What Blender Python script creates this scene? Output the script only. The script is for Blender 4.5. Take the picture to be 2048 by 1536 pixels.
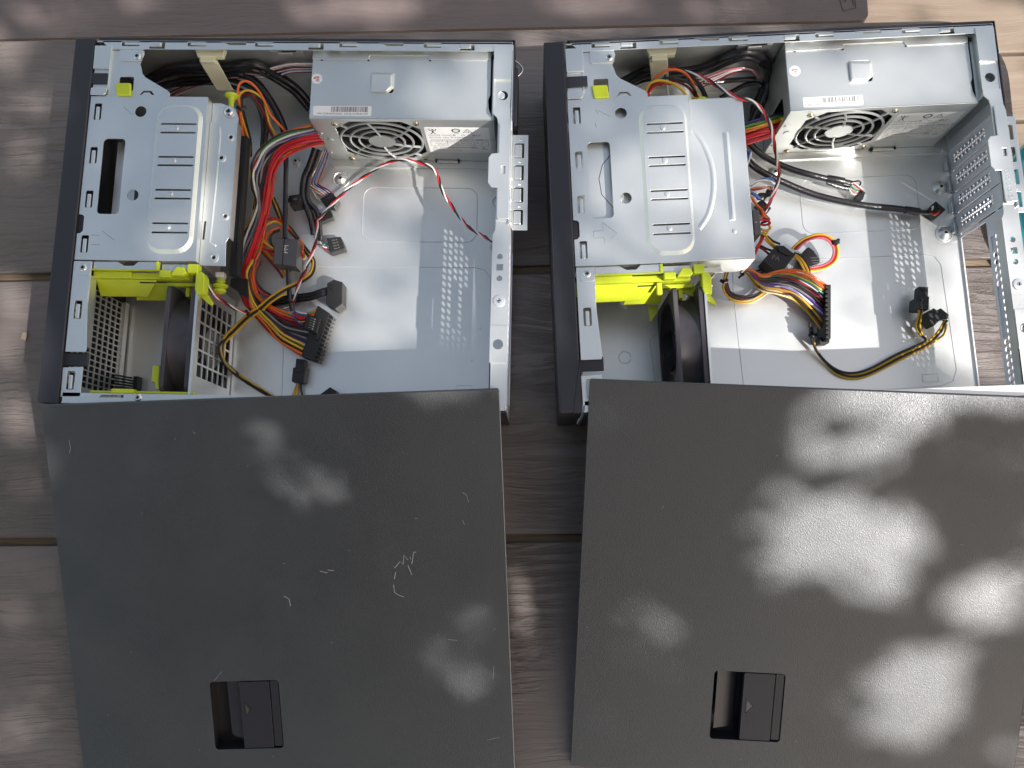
import bpy, bmesh, math, random
from mathutils import Vector, Matrix, Euler, noise
from mathutils.geometry import tessellate_polygon
R = math.radians
MM = 0.001
SC = bpy.context.scene
for o in list(bpy.data.objects): bpy.data.objects.remove(o)

# ------------------------------------------------------------------ camera
cam = bpy.data.objects.new('camera', bpy.data.cameras.new('camera'))
SC.collection.objects.link(cam)
cam.data.sensor_width = 36; cam.data.lens = 1728.4 / 2048 * 36
cam.data.clip_start = 0.01; cam.data.clip_end = 100
cam.matrix_world = Matrix(((0.999665, 0.003988, 0.025579, 0), (0, 0.988061, -0.154063, 0), (-0.025888, 0.154011, 0.987730, 0.7783), (0, 0, 0, 1)))
SC.camera = cam
# ------------------------------------------------------------------ sky, sun, exposure
SUN = Vector((0.76, -0.52, 1.0)).normalized()
elev = math.asin(SUN.z); azim = math.atan2(SUN.x, SUN.y)
world = bpy.data.worlds.new('World'); SC.world = world; world.use_nodes = True
wn = world.node_tree; wn.nodes.clear()
sky = wn.nodes.new('ShaderNodeTexSky'); sky.sky_type = 'NISHITA'; sky.sun_disc = False
sky.sun_elevation = elev; sky.sun_rotation = azim; sky.air_density = 0.9; sky.dust_density = 1.6; sky.ozone_density = 0.7
bg = wn.nodes.new('ShaderNodeBackground'); bg.inputs['Strength'].default_value = 0.148
wo = wn.nodes.new('ShaderNodeOutputWorld')
tint = wn.nodes.new('ShaderNodeMix'); tint.data_type = 'RGBA'; tint.blend_type = 'MULTIPLY'; tint.inputs[0].default_value = 1
tint.inputs[7].default_value = (1.35, 1.12, .85, 1)
wn.links.new(sky.outputs[0], tint.inputs[6]); wn.links.new(tint.outputs[2], bg.inputs[0]); wn.links.new(bg.outputs[0], wo.inputs[0])
sl = bpy.data.lights.new('sun', 'SUN'); sl.energy = 4.7; sl.angle = R(0.53); sl.color = (1.0, 0.955, 0.93)
so = bpy.data.objects.new('sun', sl); SC.collection.objects.link(so)
so.rotation_euler = SUN.to_track_quat('Z', 'Y').to_euler()
SC.view_settings.view_transform = 'Standard'; SC.view_settings.look = 'None'
SC.view_settings.gamma = 1; SC.view_settings.use_curve_mapping = False
SC.view_settings.exposure = 0.80
SC.render.engine = 'CYCLES'

# ------------------------------------------------------------------ materials
MATS = {}
def mat(name, col, rough=.5, metal=0., spec=.5, bump=None, vary=None, coat=0.):
    """bump=(scale, strength, stretchvec)  vary=(scale, amount)"""
    m = bpy.data.materials.new(name); m.use_nodes = True; nt = m.node_tree
    p = nt.nodes['Principled BSDF']
    p.inputs['Base Color'].default_value = (*col, 1); p.inputs['Roughness'].default_value = rough
    p.inputs['Metallic'].default_value = metal; p.inputs['Specular IOR Level'].default_value = spec
    p.inputs['Coat Weight'].default_value = coat
    tc = nt.nodes.new('ShaderNodeTexCoord')
    if bump:
        mp = nt.nodes.new('ShaderNodeMapping'); mp.inputs['Scale'].default_value = bump[2] if len(bump) > 2 else (1, 1, 1)
        nz = nt.nodes.new('ShaderNodeTexNoise'); nz.inputs['Scale'].default_value = bump[0]; nz.inputs['Detail'].default_value = 3
        b = nt.nodes.new('ShaderNodeBump'); b.inputs['Strength'].default_value = bump[1]; b.inputs['Distance'].default_value = 0.001
        nt.links.new(tc.outputs['Object'], mp.inputs[0]); nt.links.new(mp.outputs[0], nz.inputs[0])
        nt.links.new(nz.outputs[0], b.inputs['Height']); nt.links.new(b.outputs[0], p.inputs['Normal'])
    if vary:
        nz = nt.nodes.new('ShaderNodeTexNoise'); nz.inputs['Scale'].default_value = vary[0]; nz.inputs['Detail'].default_value = 6
        nt.links.new(tc.outputs['Object'], nz.inputs[0])
        mr = nt.nodes.new('ShaderNodeMapRange'); mr.inputs[1].default_value = .3; mr.inputs[2].default_value = .7
        mr.inputs[3].default_value = 1 - vary[1]; mr.inputs[4].default_value = 1 + vary[1]
        nt.links.new(nz.outputs[0], mr.inputs[0])
        mx = nt.nodes.new('ShaderNodeVectorMath'); mx.operation = 'SCALE'; mx.inputs[0].default_value = col
        nt.links.new(mr.outputs[0], mx.inputs['Scale']); nt.links.new(mx.outputs[0], p.inputs['Base Color'])
        m2 = nt.nodes.new('ShaderNodeMapRange'); m2.inputs[3].default_value = max(.05, rough - .08); m2.inputs[4].default_value = rough + .1
        nt.links.new(nz.outputs[0], m2.inputs[0]); nt.links.new(m2.outputs[0], p.inputs['Roughness'])
    MATS[name] = m; return m
mat('slot_steel', (.74, .76, .80), .42, .35, .5)
mat('steel', (.72, .74, .715), .37, .86, .5, bump=(420, .05), vary=(14, .05))
mat('steel_edge', (.6, .63, .64), .35, .7)
mat('psu_steel', (.66, .68, .655), .41, .84, .5, bump=(500, .05), vary=(12, .05))
mat('guard_steel', (.5, .52, .5), .5, .6)
mat('chrome', (.75, .74, .70), .22, 1.)
mat('brass', (.6, .52, .33), .3, 1.)
mat('bezel', (.022, .021, .027), .42, 0, .5, bump=(1500, .15))
mat('black', (.014, .014, .015), .38, 0, .5)
mat('plug', (.016, .016, .016), .5, 0, .4, bump=(900, .1))
mat('fanblack', (.045, .041, .046), .42, 0, .5, vary=(60, .25))
mat('dark', (.006, .006, .006), .7)
mat('sleeve', (.013, .012, .014), .22, 0, .6, bump=(700, .25))
mat('greyplug', (.085, .085, .09), .38, 0, .5)
mat('lime', (.47, .54, .02), .33, 0, .5, bump=(260, .12), vary=(30, .09))
mat('cream', (.62, .60, .42), .4, 0, .5)
mat('paper', (.78, .77, .74), .55)
mat('label_grey', (.66, .66, .62), .45)
mat('ink', (.02, .02, .02), .6)
mat('ink_grey', (.12, .12, .12), .6)
mat('ink_red', (.5, .03, .04), .6)
mat('white_mark', (.6, .6, .58), .6)
mat('scratch', (.42, .42, .38), .5)
mat('teal', (.0, .24, .28), .4)
mat('teal_rim', (.25, .5, .45), .4)
mat('groove', (.22, .23, .235), .5, .5)
mat('arrow_reflection', (.07, .075, .03), .5)
for n, c in dict(red=(.50, .010, .018), orange=(.66, .12, .015), yellow=(.62, .36, .02), purple=(.10, .05, .30), white=(.75, .73, .70),
                 green=(.03, .22, .05), blue=(.02, .10, .42), grey=(.25, .25, .25), maroon=(.22, .012, .02), salmon=(.62, .18, .12),
                 pink=(.62, .16, .2), teal_w=(.01, .13, .11)).items():
    mat('w_' + n, c, .33, 0, .5)
MATS['w_black'] = MATS['black']; MATS['w_sleeve'] = MATS['sleeve']; MATS['w_teal'] = MATS['w_teal_w']

def lid_material():
    m = mat('lid_paint', (.020, .021, .021), .45, 0, .8)
    nt = m.node_tree; p = nt.nodes['Principled BSDF']; tc = nt.nodes['Texture Coordinate']; p.inputs['Specular Tint'].default_value = (.95, .98, 1.0, 1)
    n1 = nt.nodes.new('ShaderNodeTexNoise'); n1.inputs['Scale'].default_value = 1350; n1.inputs['Detail'].default_value = 2
    n2 = nt.nodes.new('ShaderNodeTexVoronoi'); n2.inputs['Scale'].default_value = 1500
    ad = nt.nodes.new('ShaderNodeMath'); ad.operation = 'ADD'
    b = nt.nodes.new('ShaderNodeBump'); b.inputs['Strength'].default_value = .38; b.inputs['Distance'].default_value = .0004; p.inputs['Coat Weight'].default_value = .45; p.inputs['Coat Roughness'].default_value = .32; nt.links.new(b.outputs[0], p.inputs['Coat Normal'])
    for n in (n1, n2): nt.links.new(tc.outputs['Object'], n.inputs['Vector'])
    nt.links.new(n1.outputs[0], ad.inputs[0]); nt.links.new(n2.outputs['Distance'], ad.inputs[1])
    nt.links.new(ad.outputs[0], b.inputs['Height']); nt.links.new(b.outputs[0], p.inputs['Normal'])
    n3 = nt.nodes.new('ShaderNodeTexNoise'); n3.inputs['Scale'].default_value = 9; n3.inputs['Detail'].default_value = 8; n3.inputs['Roughness'].default_value = .7
    nt.links.new(tc.outputs['Object'], n3.inputs['Vector'])
    mr = nt.nodes.new('ShaderNodeMapRange'); mr.inputs[1].default_value = .3; mr.inputs[2].default_value = .7; mr.inputs[3].default_value = .36; mr.inputs[4].default_value = .56
    nt.links.new(n3.outputs[0], mr.inputs[0]); nt.links.new(mr.outputs[0], p.inputs['Roughness'])
    cr = nt.nodes.new('ShaderNodeMix'); cr.data_type = 'RGBA'; cr.inputs[6].default_value = (.015, .016, .017, 1); cr.inputs[7].default_value = (.030, .031, .032, 1)
    nt.links.new(n3.outputs[0], cr.inputs[0]); nt.links.new(cr.outputs[2], p.inputs['Base Color'])
lid_material()

def wood_material(name, c1, c2, rough, emboss, groove_mm, light=False):
    """moulded or sawn wood grain running along local x"""
    m = bpy.data.materials.new(name); m.use_nodes = True; nt = m.node_tree; p = nt.nodes['Principled BSDF']
    N = nt.nodes.new; K = nt.links.new
    tc = N('ShaderNodeTexCoord'); oi = N('ShaderNodeObjectInfo')
    ofs = N('ShaderNodeVectorMath'); ofs.operation = 'SCALE'; ofs.inputs[0].default_value = (3.1, 7.7, 1.3); K(oi.outputs['Random'], ofs.inputs['Scale'])
    ad = N('ShaderNodeVectorMath'); ad.operation = 'ADD'; K(tc.outputs['Object'], ad.inputs[0]); K(ofs.outputs[0], ad.inputs[1])
    # warp so that grain lines wander and swirl round knots
    wz = N('ShaderNodeTexNoise'); wz.inputs['Scale'].default_value = 7; wz.inputs['Detail'].default_value = 2
    mpw = N('ShaderNodeMapping'); mpw.inputs['Scale'].default_value = (.55, 1.6, 1); K(ad.outputs[0], mpw.inputs[0]); K(mpw.outputs[0], wz.inputs[0])
    ws = N('ShaderNodeVectorMath'); ws.operation = 'SCALE'; ws.inputs['Scale'].default_value = .055; K(wz.outputs['Color'], ws.inputs[0])
    a2 = N('ShaderNodeVectorMath'); a2.operation = 'ADD'; K(ad.outputs[0], a2.inputs[0]); K(ws.outputs[0], a2.inputs[1])
    mp = N('ShaderNodeMapping'); mp.inputs['Scale'].default_value = (.045, 1, 1); K(a2.outputs[0], mp.inputs[0])
    g = N('ShaderNodeTexNoise'); g.inputs['Scale'].default_value = groove_mm; g.inputs['Detail'].default_value = 5; g.inputs['Roughness'].default_value = .6; K(mp.outputs[0], g.inputs[0])
    ramp = N('ShaderNodeMapRange'); ramp.inputs[1].default_value = .36; ramp.inputs[2].default_value = .56; K(g.outputs[0], ramp.inputs[0])
    fine = N('ShaderNodeTexNoise'); fine.inputs['Scale'].default_value = 900; fine.inputs['Detail'].default_value = 2
    mf = N('ShaderNodeMapping'); mf.inputs['Scale'].default_value = (.3, 1, 1); K(a2.outputs[0], mf.inputs[0]); K(mf.outputs[0], fine.inputs[0])
    sm = N('ShaderNodeMath'); sm.operation = 'MULTIPLY_ADD'; sm.inputs[1].default_value = .22; K(fine.outputs[0], sm.inputs[0]); K(ramp.outputs[0], sm.inputs[2])
    # patches where the embossing fades
    pt = N('ShaderNodeTexNoise'); pt.inputs['Scale'].default_value = 9; pt.inputs['Detail'].default_value = 3; K(ad.outputs[0], pt.inputs[0])
    pr = N('ShaderNodeMapRange'); pr.inputs[1].default_value = .38; pr.inputs[2].default_value = .6; pr.inputs[3].default_value = .25; pr.inputs[4].default_value = 1; K(pt.outputs[0], pr.inputs[0])
    mu = N('ShaderNodeMath'); mu.operation = 'MULTIPLY'; mu.inputs[1].default_value = emboss; K(pr.outputs[0], mu.inputs[0])
    b = N('ShaderNodeBump'); b.inputs['Distance'].default_value = .0018; K(mu.outputs[0], b.inputs['Strength']); K(sm.outputs[0], b.inputs['Height']); K(b.outputs[0], p.inputs['Normal'])
    big = N('ShaderNodeTexNoise'); big.inputs['Scale'].default_value = 4 if not light else 6; big.inputs['Detail'].default_value = 6
    mb = N('ShaderNodeMapping'); mb.inputs['Scale'].default_value = (.25, 1, 1); K(a2.outputs[0], mb.inputs[0]); K(mb.outputs[0], big.inputs[0])
    ma = N('ShaderNodeMath'); ma.operation = 'MULTIPLY_ADD'; ma.inputs[1].default_value = .5 if light else .25; K(g.outputs[0], ma.inputs[0]); K(big.outputs[0], ma.inputs[2])
    mc = N('ShaderNodeMapRange'); mc.inputs[1].default_value = .5 if not light else .55; mc.inputs[2].default_value = .8 if not light else .95; K(ma.outputs[0], mc.inputs[0])
    cr = N('ShaderNodeMix'); cr.data_type = 'RGBA'; cr.inputs[6].default_value = (*c1, 1); cr.inputs[7].default_value = (*c2, 1)
    K(mc.outputs[0], cr.inputs[0]); K(cr.outputs[2], p.inputs['Base Color'])
    mr = N('ShaderNodeMapRange'); mr.inputs[3].default_value = rough - .07; mr.inputs[4].default_value = rough + .1; K(pt.outputs[0], mr.inputs[0]); K(mr.outputs[0], p.inputs['Roughness'])
    MATS[name] = m
wood_material('table_resin', (.122, .102, .092), (.208, .176, .160), .44, 1.0, 190)
wood_material('bench_resin', (.125, .098, .090), (.18, .142, .13), .45, .5, 220)
wood_material('deck_wood', (.17, .128, .092), (.27, .215, .16), .75, .5, 60, True)
wood_material('strip_wood', (.10, .075, .045), (.20, .15, .09), .7, .5, 200, True)

# ------------------------------------------------------------------ mesh helpers
class MB:
    def __init__(s): s.v = []; s.f = []
    def add(s, vs, fs):
        n = len(s.v); s.v += [tuple(v) for v in vs]; s.f += [tuple(i + n for i in f) for f in fs]; return s
    def box(s, x0, x1, y0, y1, z0, z1):
        x0, x1 = min(x0, x1), max(x0, x1); y0, y1 = min(y0, y1), max(y0, y1); z0, z1 = min(z0, z1), max(z0, z1)
        return s.add([(x0, y0, z0), (x1, y0, z0), (x1, y1, z0), (x0, y1, z0), (x0, y0, z1), (x1, y0, z1), (x1, y1, z1), (x0, y1, z1)],
                     [(3, 2, 1, 0), (4, 5, 6, 7), (0, 1, 5, 4), (1, 2, 6, 5), (2, 3, 7, 6), (3, 0, 4, 7)])
    def prism(s, poly, z0, z1, holes=(), fn=None):
        """plate cut from a polygon with holes; fn maps (u,v,w) to xyz"""
        fn = fn or (lambda u, v, w: (u, v, w))
        loops = [list(poly)] + [list(h) for h in holes]
        def area(l): return sum(l[i][0] * l[(i + 1) % len(l)][1] - l[(i + 1) % len(l)][0] * l[i][1] for i in range(len(l)))
        if area(loops[0]) < 0: loops[0].reverse()
        for l in loops[1:]:
            if area(l) > 0: l.reverse()
        tri = tessellate_polygon([[Vector((p[0], p[1], 0)) for p in l] for l in loops])
        flat = [p for l in loops for p in l]; n = len(flat)
        vs = [fn(p[0], p[1], z1) for p in flat] + [fn(p[0], p[1], z0) for p in flat]; fs = []
        for t in tri:
            a, b, c = (flat[i] for i in t)
            if (b[0] - a[0]) * (c[1] - a[1]) - (c[0] - a[0]) * (b[1] - a[1]) < 0: t = (t[0], t[2], t[1])
            fs.append(tuple(t)); fs.append((t[0] + n, t[2] + n, t[1] + n))
        k = 0
        for l in loops:
            m = len(l)
            for i in range(m):
                j = (i + 1) % m; fs.append((k + i, k + n + i, k + n + j, k + j))
            k += m
        return s.add(vs, fs)
    def tube(s, pts, r, n=8, cap=True, flat=1.):
        pts = [Vector(p) for p in pts]; N = len(pts); t = []
        for i in range(N):
            d = pts[min(i + 1, N - 1)] - pts[max(i - 1, 0)]; t.append(d.normalized() if d.length > 1e-9 else Vector((1, 0, 0)))
        up = Vector((0, 0, 1)) if abs(t[0].z) < .9 else Vector((1, 0, 0)); a = t[0].cross(up).normalized(); vs = []
        for i in range(N):
            a = (a - t[i] * a.dot(t[i])).normalized(); b = t[i].cross(a); rr = r[i] if isinstance(r, (list, tuple)) else r
            for k in range(n):
                an = 2 * math.pi * k / n; vs.append(pts[i] + a * (math.cos(an) * rr) + b * (math.sin(an) * rr * flat))
        fs = [(i * n + k, i * n + (k + 1) % n, (i + 1) * n + (k + 1) % n, (i + 1) * n + k) for i in range(N - 1) for k in range(n)]
        if cap: fs += [tuple(range(n))[::-1], tuple((N - 1) * n + k for k in range(n))]
        return s.add(vs, fs)
    def cyl(s, c, r, z0, z1, n=24, r2=None):
        r2 = r if r2 is None else r2
        vs = [(c[0] + r * math.cos(2 * math.pi * k / n), c[1] + r * math.sin(2 * math.pi * k / n), z0) for k in range(n)]
        vs += [(c[0] + r2 * math.cos(2 * math.pi * k / n), c[1] + r2 * math.sin(2 * math.pi * k / n), z1) for k in range(n)]
        return s.add(vs, [tuple(range(n))[::-1], tuple(range(n, 2 * n))] + [(k, (k + 1) % n, n + (k + 1) % n, n + k) for k in range(n)])
    def lathe(s, c, prof, n=28, fn=None):
        vs = []
        for r, z in prof:
            for k in range(n):
                a = 2 * math.pi * k / n; p = (c[0] + r * math.cos(a), c[1] + r * math.sin(a), z); vs.append(fn(*p) if fn else p)
        m = len(prof); fs = [(i * n + k, i * n + (k + 1) % n, (i + 1) * n + (k + 1) % n, (i + 1) * n + k) for i in range(m - 1) for k in range(n)]
        fs.append(tuple((m - 1) * n + k for k in range(n)))
        return s.add(vs, fs)
    def perf(s, u0, u1, v0, v1, nu, nv, hole, w0, w1, fn, skip=None, stag=0.):
        """perforated sheet: every cell is a ring round a hole; hole = (half_u, half_v, kind)"""
        du = (u1 - u0) / nu; dv = (v1 - v0) / nv
        for i in range(nu):
            for j in range(nv):
                cu, cv = u0 + (i + .5) * du, v0 + (j + .5) * dv
                if skip and skip(cu, cv):
                    s.add([fn(cu - du / 2, cv - dv / 2, w1), fn(cu + du / 2, cv - dv / 2, w1), fn(cu + du / 2, cv + dv / 2, w1), fn(cu - du / 2, cv + dv / 2, w1)], [(0, 1, 2, 3)]); continue
                n = 4 if hole[2] == 'rect' else 12
                hl = []; ou = []
                for k in range(n):
                    a = 2 * math.pi * (k + .5) / n
                    ca, sa = math.cos(a), math.sin(a); q = max(abs(ca), abs(sa))
                    ou.append((cu + ca / q * du / 2, cv + sa / q * dv / 2))
                    if n == 4: hl.append((cu + ca / q * hole[0], cv + sa / q * hole[1]))
                    else: hl.append((cu + ca * hole[0] + stag * (1 if j % 2 else -1), cv + sa * hole[1]))
                if n == 12:   # keep the cell corners
                    for k in (1, 4, 7, 10): ou[k] = (cu + math.copysign(du / 2, math.cos(2 * math.pi * (k + .5) / n)), cv + math.copysign(dv / 2, math.sin(2 * math.pi * (k + .5) / n)))
                vs = [fn(*p, w1) for p in ou] + [fn(*p, w1) for p in hl] + [fn(*p, w0) for p in hl] + [fn(*p, w0) for p in ou]
                fs = []
                for k in range(n):
                    l = (k + 1) % n; fs += [(k, l, n + l, n + k), (n + k, n + l, 2 * n + l, 2 * n + k), (2 * n + k, 2 * n + l, 3 * n + l, 3 * n + k)]
                s.add(vs, fs)
        return s
    def text(s, txt, size, M, align='LEFT'):
        cu = bpy.data.curves.new('t', 'FONT'); cu.body = txt; cu.size = size; cu.align_x = align; cu.resolution_u = 2
        ob = bpy.data.objects.new('t', cu); SC.collection.objects.link(ob)
        me = ob.to_mesh(); vs = [M @ v.co for v in me.vertices]; fs = [tuple(p.vertices) for p in me.polygons]
        s.add(vs, fs); ob.to_mesh_clear(); bpy.data.objects.remove(ob); bpy.data.curves.remove(cu); return s
    def build(s, name, material, parent=None, bevel=0., seg=2, smooth=None, weld=False, label=None):
        if smooth is None: smooth = not bevel
        me = bpy.data.meshes.new(name)
        me.from_pydata([(x * MM, y * MM, z * MM) for x, y, z in s.v], [], s.f)
        bm = bmesh.new(); bm.from_mesh(me)
        if weld: bmesh.ops.remove_doubles(bm, verts=bm.verts, dist=1e-6)
        if bevel:
            es = [e for e in bm.edges if len(e.link_faces) == 2 and e.calc_face_angle(0) > R(28)]
            bmesh.ops.bevel(bm, geom=es, offset=bevel * MM, segments=seg, affect='EDGES', profile=.5, clamp_overlap=True)
        bmesh.ops.recalc_face_normals(bm, faces=bm.faces)
        for f in bm.faces: f.smooth = smooth
        if smooth:
            for e in bm.edges:
                if len(e.link_faces) == 2 and e.calc_face_angle(0) > R(32): e.smooth = False
        bm.to_mesh(me); bm.free()
        ob = bpy.data.objects.new(name, me); SC.collection.objects.link(ob)
        ms = material if isinstance(material, (list, tuple)) else [material]
        for m in ms: me.materials.append(MATS[m])
        if parent: ob.parent = parent
        if label: ob['label'] = label
        return ob
def thing(name, label, cat, group=None, loc=(0, 0, 0), rot=0.):
    o = bpy.data.objects.new(name, None); SC.collection.objects.link(o); o.empty_display_size = .02
    o.location = [c * MM for c in loc]; o.rotation_euler = (0, 0, rot)
    o['label'] = label; o['category'] = cat
    if group: o['group'] = group
    return o
def rrect(x0, x1, y0, y1, r, n=5):
    out = []
    for cx, cy, a0 in ((x1 - r, y1 - r, 0), (x0 + r, y1 - r, 90), (x0 + r, y0 + r, 180), (x1 - r, y0 + r, 270)):
        for k in range(n + 1):
            a = R(a0 + 90 * k / n); out.append((cx + r * math.cos(a), cy + r * math.sin(a)))
    return out
def circ(cx, cy, r, n=20, ry=None): return [(cx + r * math.cos(2 * math.pi * k / n), cy + (ry or r) * math.sin(2 * math.pi * k / n)) for k in range(n)]
def spline(pts, sub=6):
    P = [Vector(p) for p in pts]
    if len(P) == 2: P.insert(1, (P[0] + P[1]) / 2)
    P = [P[0] * 2 - P[1]] + P + [P[-1] * 2 - P[-2]]; out = []
    for i in range(1, len(P) - 2):
        for k in range(sub):
            t = k / sub; a, b, c, d = P[i - 1], P[i], P[i + 1], P[i + 2]
            out.append(.5 * ((2 * b) + (c - a) * t + (2 * a - 5 * b + 4 * c - d) * t * t + (3 * b - a - 3 * c + d) * t ** 3))
    out.append(P[-2]); return out
def screw(parent, x, y, z, r=2.6, name='screw', m='chrome', up=None, dish=True):
    mb = MB(); fn = up
    mb.lathe((0, 0), [(r, 0), (r, .5), (r * .8, 1.1), (r * .45, 1.3), (r * .38, .7)], 20)
    mb.v = [(a, b, c) for a, b, c in mb.v]
    for k in range(2):
        c, s_ = (1, 0) if k == 0 else (0, 1)
    mb.v = [(x + a, y + b, z + c) if fn is None else fn(a, b, c) for a, b, c in mb.v]
    o = mb.build(name, m, parent)
    cr_ = MB()
    for a0, b0 in ((r * .5, r * .11), (r * .11, r * .5)):
        q = MB().box(-a0, a0, -b0, b0, 1.0, 1.42); cr_.add([(x + a, y + b, z + c) if fn is None else fn(a, b, c) for a, b, c in q.v], q.f)
    cr_.build('cross_slot', 'dark', o)
    return o

# ------------------------------------------------------------------ the setting: table, bench, deck
ROT = R(0.45)
t = thing('picnic_table', 'dark brown resin picnic table of embossed wood grain planks under everything', 'table', loc=(452, 233, 0), rot=ROT)
def plank(x0, x1, y0, y1, corner=None, z0=-22, name='plank'):
    if corner:
        pts = [(x0, y0), (x1, y0), (x1, y1 - corner)] + [(x1 - corner + corner * math.cos(R(a)), y1 - corner + corner * math.sin(R(a))) for a in range(8, 83, 8)] + [(x1 - corner, y1), (x0, y1)]
    else: pts = [(x0, y0), (x1, y0), (x1, y1), (x0, y1)]
    return MB().prism(pts, z0, 0).build(name, 'table_resin', t, bevel=2.0, seg=3)
plank(-1150, 2, 4, 241, 62); plank(-1150, 14, -243, -4); plank(-1150, 16, -490, -250); plank(-1150, 16, -740, -497)
for y, w in ((0, 5), (-246.5, 5)):
    MB().box(-1140, -4, y - w, y + w, -14, -7).build('batten', 'strip_wood', t, bevel=.8)
MB().box(-1120, -60, -690, 190, -48, -23).build('frame', 'bezel', t)
for x in (-1090, -90):
    for y in (-640, 140): MB().box(x - 35, x + 35, y - 35, y + 35, -739, -48.5).build('leg', 'bench_resin', t, bevel=4)
bn = thing('bench', 'dark resin bench behind the table with a moulded mark near its end', 'bench', loc=(0, 800, -300), rot=ROT)
MB().prism(rrect(-1200, 448, -145, 145, 10), -25, 0).build('seat', 'bench_resin', bn, bevel=3, seg=3)
for x in (-1000, 300):
    for y in (-90, 90): MB().box(x - 30, x + 30, y - 30, y + 30, -439, -25.5).build('leg', 'bench_resin', bn, bevel=4)
lg = MB()
for a, b in (((409, -102), (415, -131)), ((415, -131), (432, -127)), ((432, -127), (431, -102)), ((429, -124), (428, -102))):
    lg.tube([(a[0], a[1], .1), (b[0], b[1], .1)], .55, 6)
for x, y in ((418, -118), (424, -112), (418, -108)): lg.box(x, x + 1.6, y, y + 4, 0, .5)
lg.build('moulded_mark', 'fanblack', bn)
# deck boards far below
dk = MB()
for k in range(-16, 20):
    y0 = 706 + 133.5 * k
    dk.box(-2200, 2400, y0, y0 + 127, -762, -740)
d = dk.build('deck', 'deck_wood', None, bevel=3); d['kind'] = 'structure'; d.rotation_euler = (0, 0, R(1.2))
g = MB().box(-6000, 6000, -6000, 6000, -900, -880).build('ground', 'dark', None); g['kind'] = 'structure'
o = thing('bin', 'tall teal plastic bin with a pale lip beside the table corner', 'bin', loc=(512, 273, -740))
MB().lathe((0, 0), [(54, 0), (57, 4), (69, 742), (70, 748), (66, 748), (54, 12), (1, 10)], 44).build('body', 'teal', o)
MB().lathe((0, 0), [(66, 745), (88, 745), (90, 748), (88, 755), (82, 757), (68, 752), (66, 745)], 44).build('rim', 'teal', o)
MB().tube([(89 * math.cos(2 * math.pi * k / 44), 89 * math.sin(2 * math.pi * k / 44), 752) for k in range(45)], 1.6, 8).build('lip', 'teal_rim', o)
cr = MB().prism([(0, 0), (4, -2), (6, 2), (5, 6), (1, 6)], 0, 1.4).build('wood_chip', 'deck_wood', None, bevel=.3)
cr.location = (-478 * MM, 166 * MM, .0001); cr['label'] = 'tiny pale wood chip lying on the table left of the cases'; cr['category'] = 'chip'

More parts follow.
